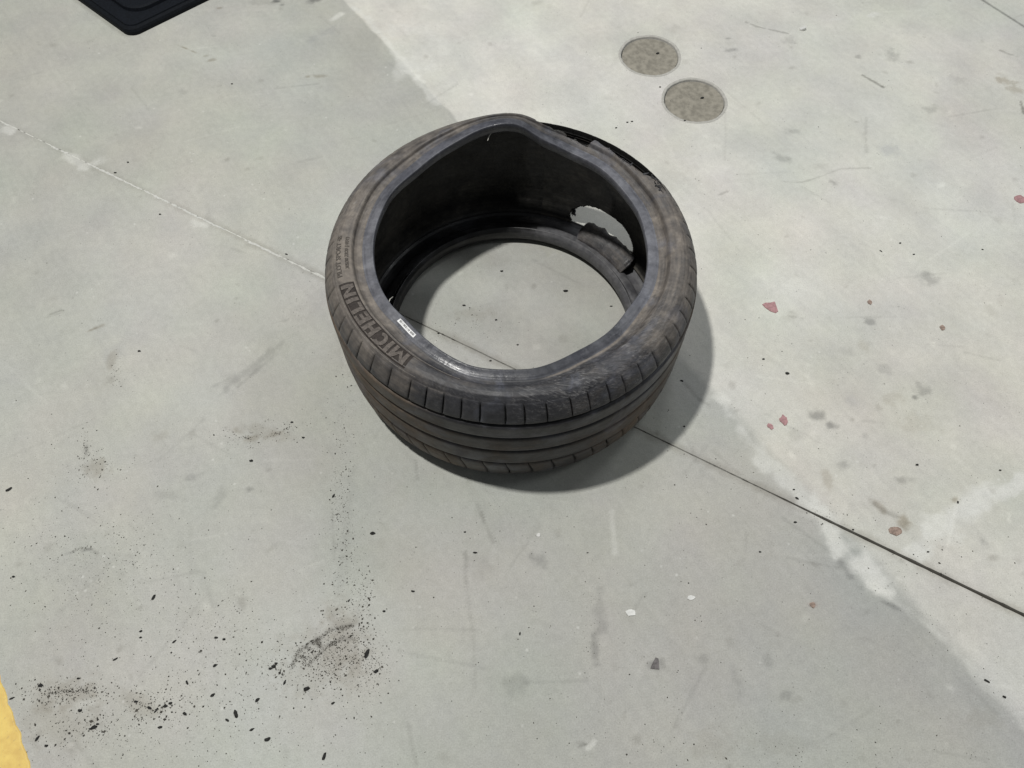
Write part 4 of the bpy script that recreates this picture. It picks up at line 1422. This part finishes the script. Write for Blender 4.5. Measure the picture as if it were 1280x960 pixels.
def flake(name, px, py, outline, mat, label, cat, thick=0.0015, scale=0.00155, group=None, tilt=0.0):
    X, Y = at(px, py)
    n = len(outline)
    v = []
    for z, s in ((0.0002, 1.0), (thick, 0.96)):
        for (a_, b_) in outline:
            v.append((a_ * scale * s, b_ * scale * s, z + tilt * a_ * scale))
    f = [tuple(reversed(range(n))), tuple(range(n, 2 * n))]
    for j in range(n):
        f.append((j, (j + 1) % n, n + (j + 1) % n, n + j))
    o = mesh_obj(name, v, f, mat, smooth=False, loc=(X, Y, 0))
    return tag(o, label, cat, group)


def blob(n, rx, ry, jit=0.2, seed=0):
    rs = random.Random(seed)
    return [(rx * math.cos(2 * math.pi * i / n) * (1 + jit * (rs.random() - .5) * 2), ry * math.sin(2 * math.pi * i / n) * (1 + jit * (rs.random() - .5) * 2)) for i in range(n)]


flake('pink_flake', 963, 385, [(-11, 6), (-6, 9), (1, 9), (8, 11), (9, 3), (10, -6), (6, -9), (-1, -6), (-8, 1)], M_pink, 'pink torn flake lying flat on the floor to the right of the tyre', 'flake')
flake('pink_flake', 1275, 249, blob(10, 9, 8, .15, 2), M_pink, 'dusty pink rounded flake at the right edge of the photo', 'flake')
flake('pink_flake', 980, 525, blob(11, 5, 7, .3, 3), M_pink, 'small ragged pink flake right of the tyre, larger of the close pair', 'flake')
flake('pink_flake', 963, 533, blob(9, 4, 4, .35, 4), M_pink, 'tiny pink flake right of the tyre, smaller of the close pair', 'flake')
flake('red_brown_flake', 1119, 664, blob(12, 8, 5.5, .15, 5), M_rust, 'red-brown flat flake beside a dark stain near the open joint', 'flake')
flake('red_brown_flake', 1016, 756, blob(8, 3.5, 3.5, .3, 8), M_rust, 'tiny red-brown speck on grey concrete at the near right', 'flake')
flake('red_brown_flake', 1178, 410, blob(9, 4, 5, .3, 9), M_rust, 'small brown flake lying on the far right of the pale concrete', 'flake')
flake('red_brown_flake', 1087, 378, blob(9, 3.5, 4, .3, 10), M_rust, 'small grey-brown flake on pale concrete right of the pink torn flake', 'flake')
flake('white_chip', 788, 766, blob(9, 6, 4, .2, 11), M_white, 'small white oval chip on the grey concrete in front of the tyre', 'chip')
flake('white_chip', 864, 747, blob(7, 5, 3, .35, 12), M_white, 'tiny white chip on the grey concrete right of the oval one', 'chip')
flake('white_chip', 673, 669, blob(7, 2.6, 2.6, .2, 13), M_white, 'tiny white speck just in front of the tyre', 'chip')
flake('silver_chip', 1003, 37, blob(8, 6, 4, .25, 14), M_white, 'pale shiny scrap lying on the floor at the far right', 'scrap', 0.006, tilt=0.4)
flake('grey_chip', 818, 830, [(-5, -5), (5, -6), (5, 6), (2, 7), (-2, 1)], make_simple('grey_chip', (0.13, 0.12, 0.12), 0.8, 0.3, 200), 'small grey triangular chip on the concrete in the near middle', 'chip')

# grit: clusters of tiny particles (photo centre, spread px x/y, tilt, number, size mm)
CL = [(85, 866, 34, 9, 0, 420, 1.25), (75, 905, 45, 25, 0, 420, 1.0), (190, 885, 26, 14, -20, 260, 1.3), (118, 908, 16, 10, 0, 120, 1.3), (250, 870, 70, 40, 0, 420, 1.0),
      (410, 830, 40, 22, -10, 700, 1.05), (425, 805, 18, 26, 0, 420, 1.1), (385, 815, 18, 8, 30, 120, 1.2), (455, 790, 8, 45, 0, 330, 1.15), (470, 840, 10, 20, 0, 140, 1.1),
      (428, 640, 8, 60, 0, 420, 1.0), (430, 540, 14, 60, 0, 180, 0.9), (440, 720, 12, 40, 0, 200, 0.9), (165, 740, 70, 60, 20, 520, 0.85), (160, 700, 26, 40, 20, 220, 0.9), (270, 790, 45, 28, 0, 320, 1.0),
      (80, 690, 50, 28, 0, 260, 0.9), (90, 760, 45, 40, 0, 220, 0.8), (120, 585, 16, 12, -30, 150, 1.0), (106, 560, 5, 16, 0, 60, 1.0), (330, 545, 34, 9, -10, 180, 1.0), (142, 470, 5, 14, 0, 60, 1.0),
      (345, 833, 9, 7, 0, 90, 1.2), (130, 660, 80, 60, 0, 260, 0.75), (375, 375, 8, 24, 0, 60, .9), (300, 860, 90, 60, 0, 420, 0.9), (590, 392, 24, 12, 0, 150, 0.8), (560, 420, 30, 14, 0, 110, 0.8),
      (640, 720, 160, 120, 0, 260, 0.8), (900, 800, 220, 110, 0, 330, 0.85), (1080, 480, 160, 140, 0, 300, 0.85), (1040, 200, 190, 120, 0, 220, 0.8), (250, 300, 200, 200, 0, 320, 0.8), (1030, 645, 14, 8, 0, 80, 1.0),
      (1150, 700, 90, 45, 25, 150, 0.9), (870, 590, 60, 30, 25, 70, 0.9), (1180, 810, 60, 40, 40, 90, 0.9), (220, 930, 120, 22, 0, 200, 0.9), (330, 700, 60, 60, 0, 160, .8), (950, 930, 180, 22, 0, 240, .9),
      (740, 800, 8, 50, 0, 90, .8), (60, 620, 60, 120, 0, 220, .75), (845, 125, 90, 60, 0, 70, .8), (560, 640, 90, 40, 0, 110, .8)]
gv, gf = [], []
OCT = np.array([(1, 0, 0), (0, 1, 0), (-1, 0, 0), (0, -1, 0), (0, 0, 1), (0, 0, -0.2)], float)
OF = [(0, 1, 4), (1, 2, 4), (2, 3, 4), (3, 0, 4), (1, 0, 5), (2, 1, 5), (3, 2, 5), (0, 3, 5)]
cnt = 0
for (px, py, sx, sy, ang, n, sz) in CL:
    ca, sa = math.cos(R(ang)), math.sin(R(ang))
    for _ in range(int(n * 0.8)):
        a_, b_ = rng.normal(0, sx), rng.normal(0, sy)
        qx, qy = px + a_ * ca - b_ * sa, py + a_ * sa + b_ * ca
        if qy < -20 or qy > 985 or qx < -20 or qx > 1300: continue
        X, Y = at(qx, qy)
        if 0.235 < math.hypot(X - TC[0], Y - TC[1]) < 0.345: continue
        s = sz * 0.001 * float(np.clip(rng.lognormal(-0.45, 0.5), 0.22, 2.2)) * 0.85
        th = rng.uniform(0, 6.28)
        jit = OCT * (0.7 + 0.6 * rng.random((6, 1))) * np.array([s * rng.uniform(0.9, 1.7), s, s * 0.7])
        c_, s_ = math.cos(th), math.sin(th)
        V = np.stack([X + jit[:, 0] * c_ - jit[:, 1] * s_, Y + jit[:, 0] * s_ + jit[:, 1] * c_, jit[:, 2] + s * 0.1], 1)
        b = cnt * 6
        gv.append(V)
        gf.extend([(b + x, b + y, b + z) for (x, y, z) in OF])
        cnt += 1
PRINT = [([(365, 835), (372, 815), (388, 803), (398, 800), (412, 788), (430, 784), (440, 782)], 420), ([(384, 832), (398, 818), (412, 806), (430, 796)], 170), ([(396, 800), (400, 808)], 70),
         ([(375, 821), (386, 822)], 40), ([(378, 830), (381, 821)], 40), ([(410, 806), (440, 797)], 70), ([(383, 809), (388, 812)], 25), ([(91, 690), (100, 685), (112, 686), (122, 693)], 60),
         ([(280, 535), (300, 545), (315, 548)], 70), ([(330, 545), (350, 542), (365, 530)], 70), ([(105, 555), (110, 570), (125, 580)], 60), ([(55, 868), (80, 864), (110, 864)], 240), ([(165, 875), (195, 888), (212, 880)], 140)]
for (pts, n) in PRINT:
    for _ in range(int(n * 0.55)):
        i_ = random.randrange(len(pts) - 1); t_ = random.random()
        qx = pts[i_][0] * (1 - t_) + pts[i_ + 1][0] * t_ + random.gauss(0, 1.5)
        qy = pts[i_][1] * (1 - t_) + pts[i_ + 1][1] * t_ + random.gauss(0, 1.3)
        X, Y = at(qx, qy)
        s = 0.001 * random.uniform(0.35, 1.05)
        th = random.uniform(0, 6.28)
        jit = OCT * (0.7 + 0.6 * rng.random((6, 1))) * np.array([s * 1.4, s, s * 0.6])
        c_, s_ = math.cos(th), math.sin(th)
        gv.append(np.stack([X + jit[:, 0] * c_ - jit[:, 1] * s_, Y + jit[:, 0] * s_ + jit[:, 1] * c_, jit[:, 2] + s * 0.1], 1))
        b = cnt * 6
        gf.extend([(b + x, b + y, b + z) for (x, y, z) in OF])
        cnt += 1
o = mesh_obj('floor_grit', np.concatenate(gv), gf, M_grit, smooth=False)
tag(o, 'fine dark grit and rubber dust scattered over the concrete floor', 'grit', None, 'stuff')
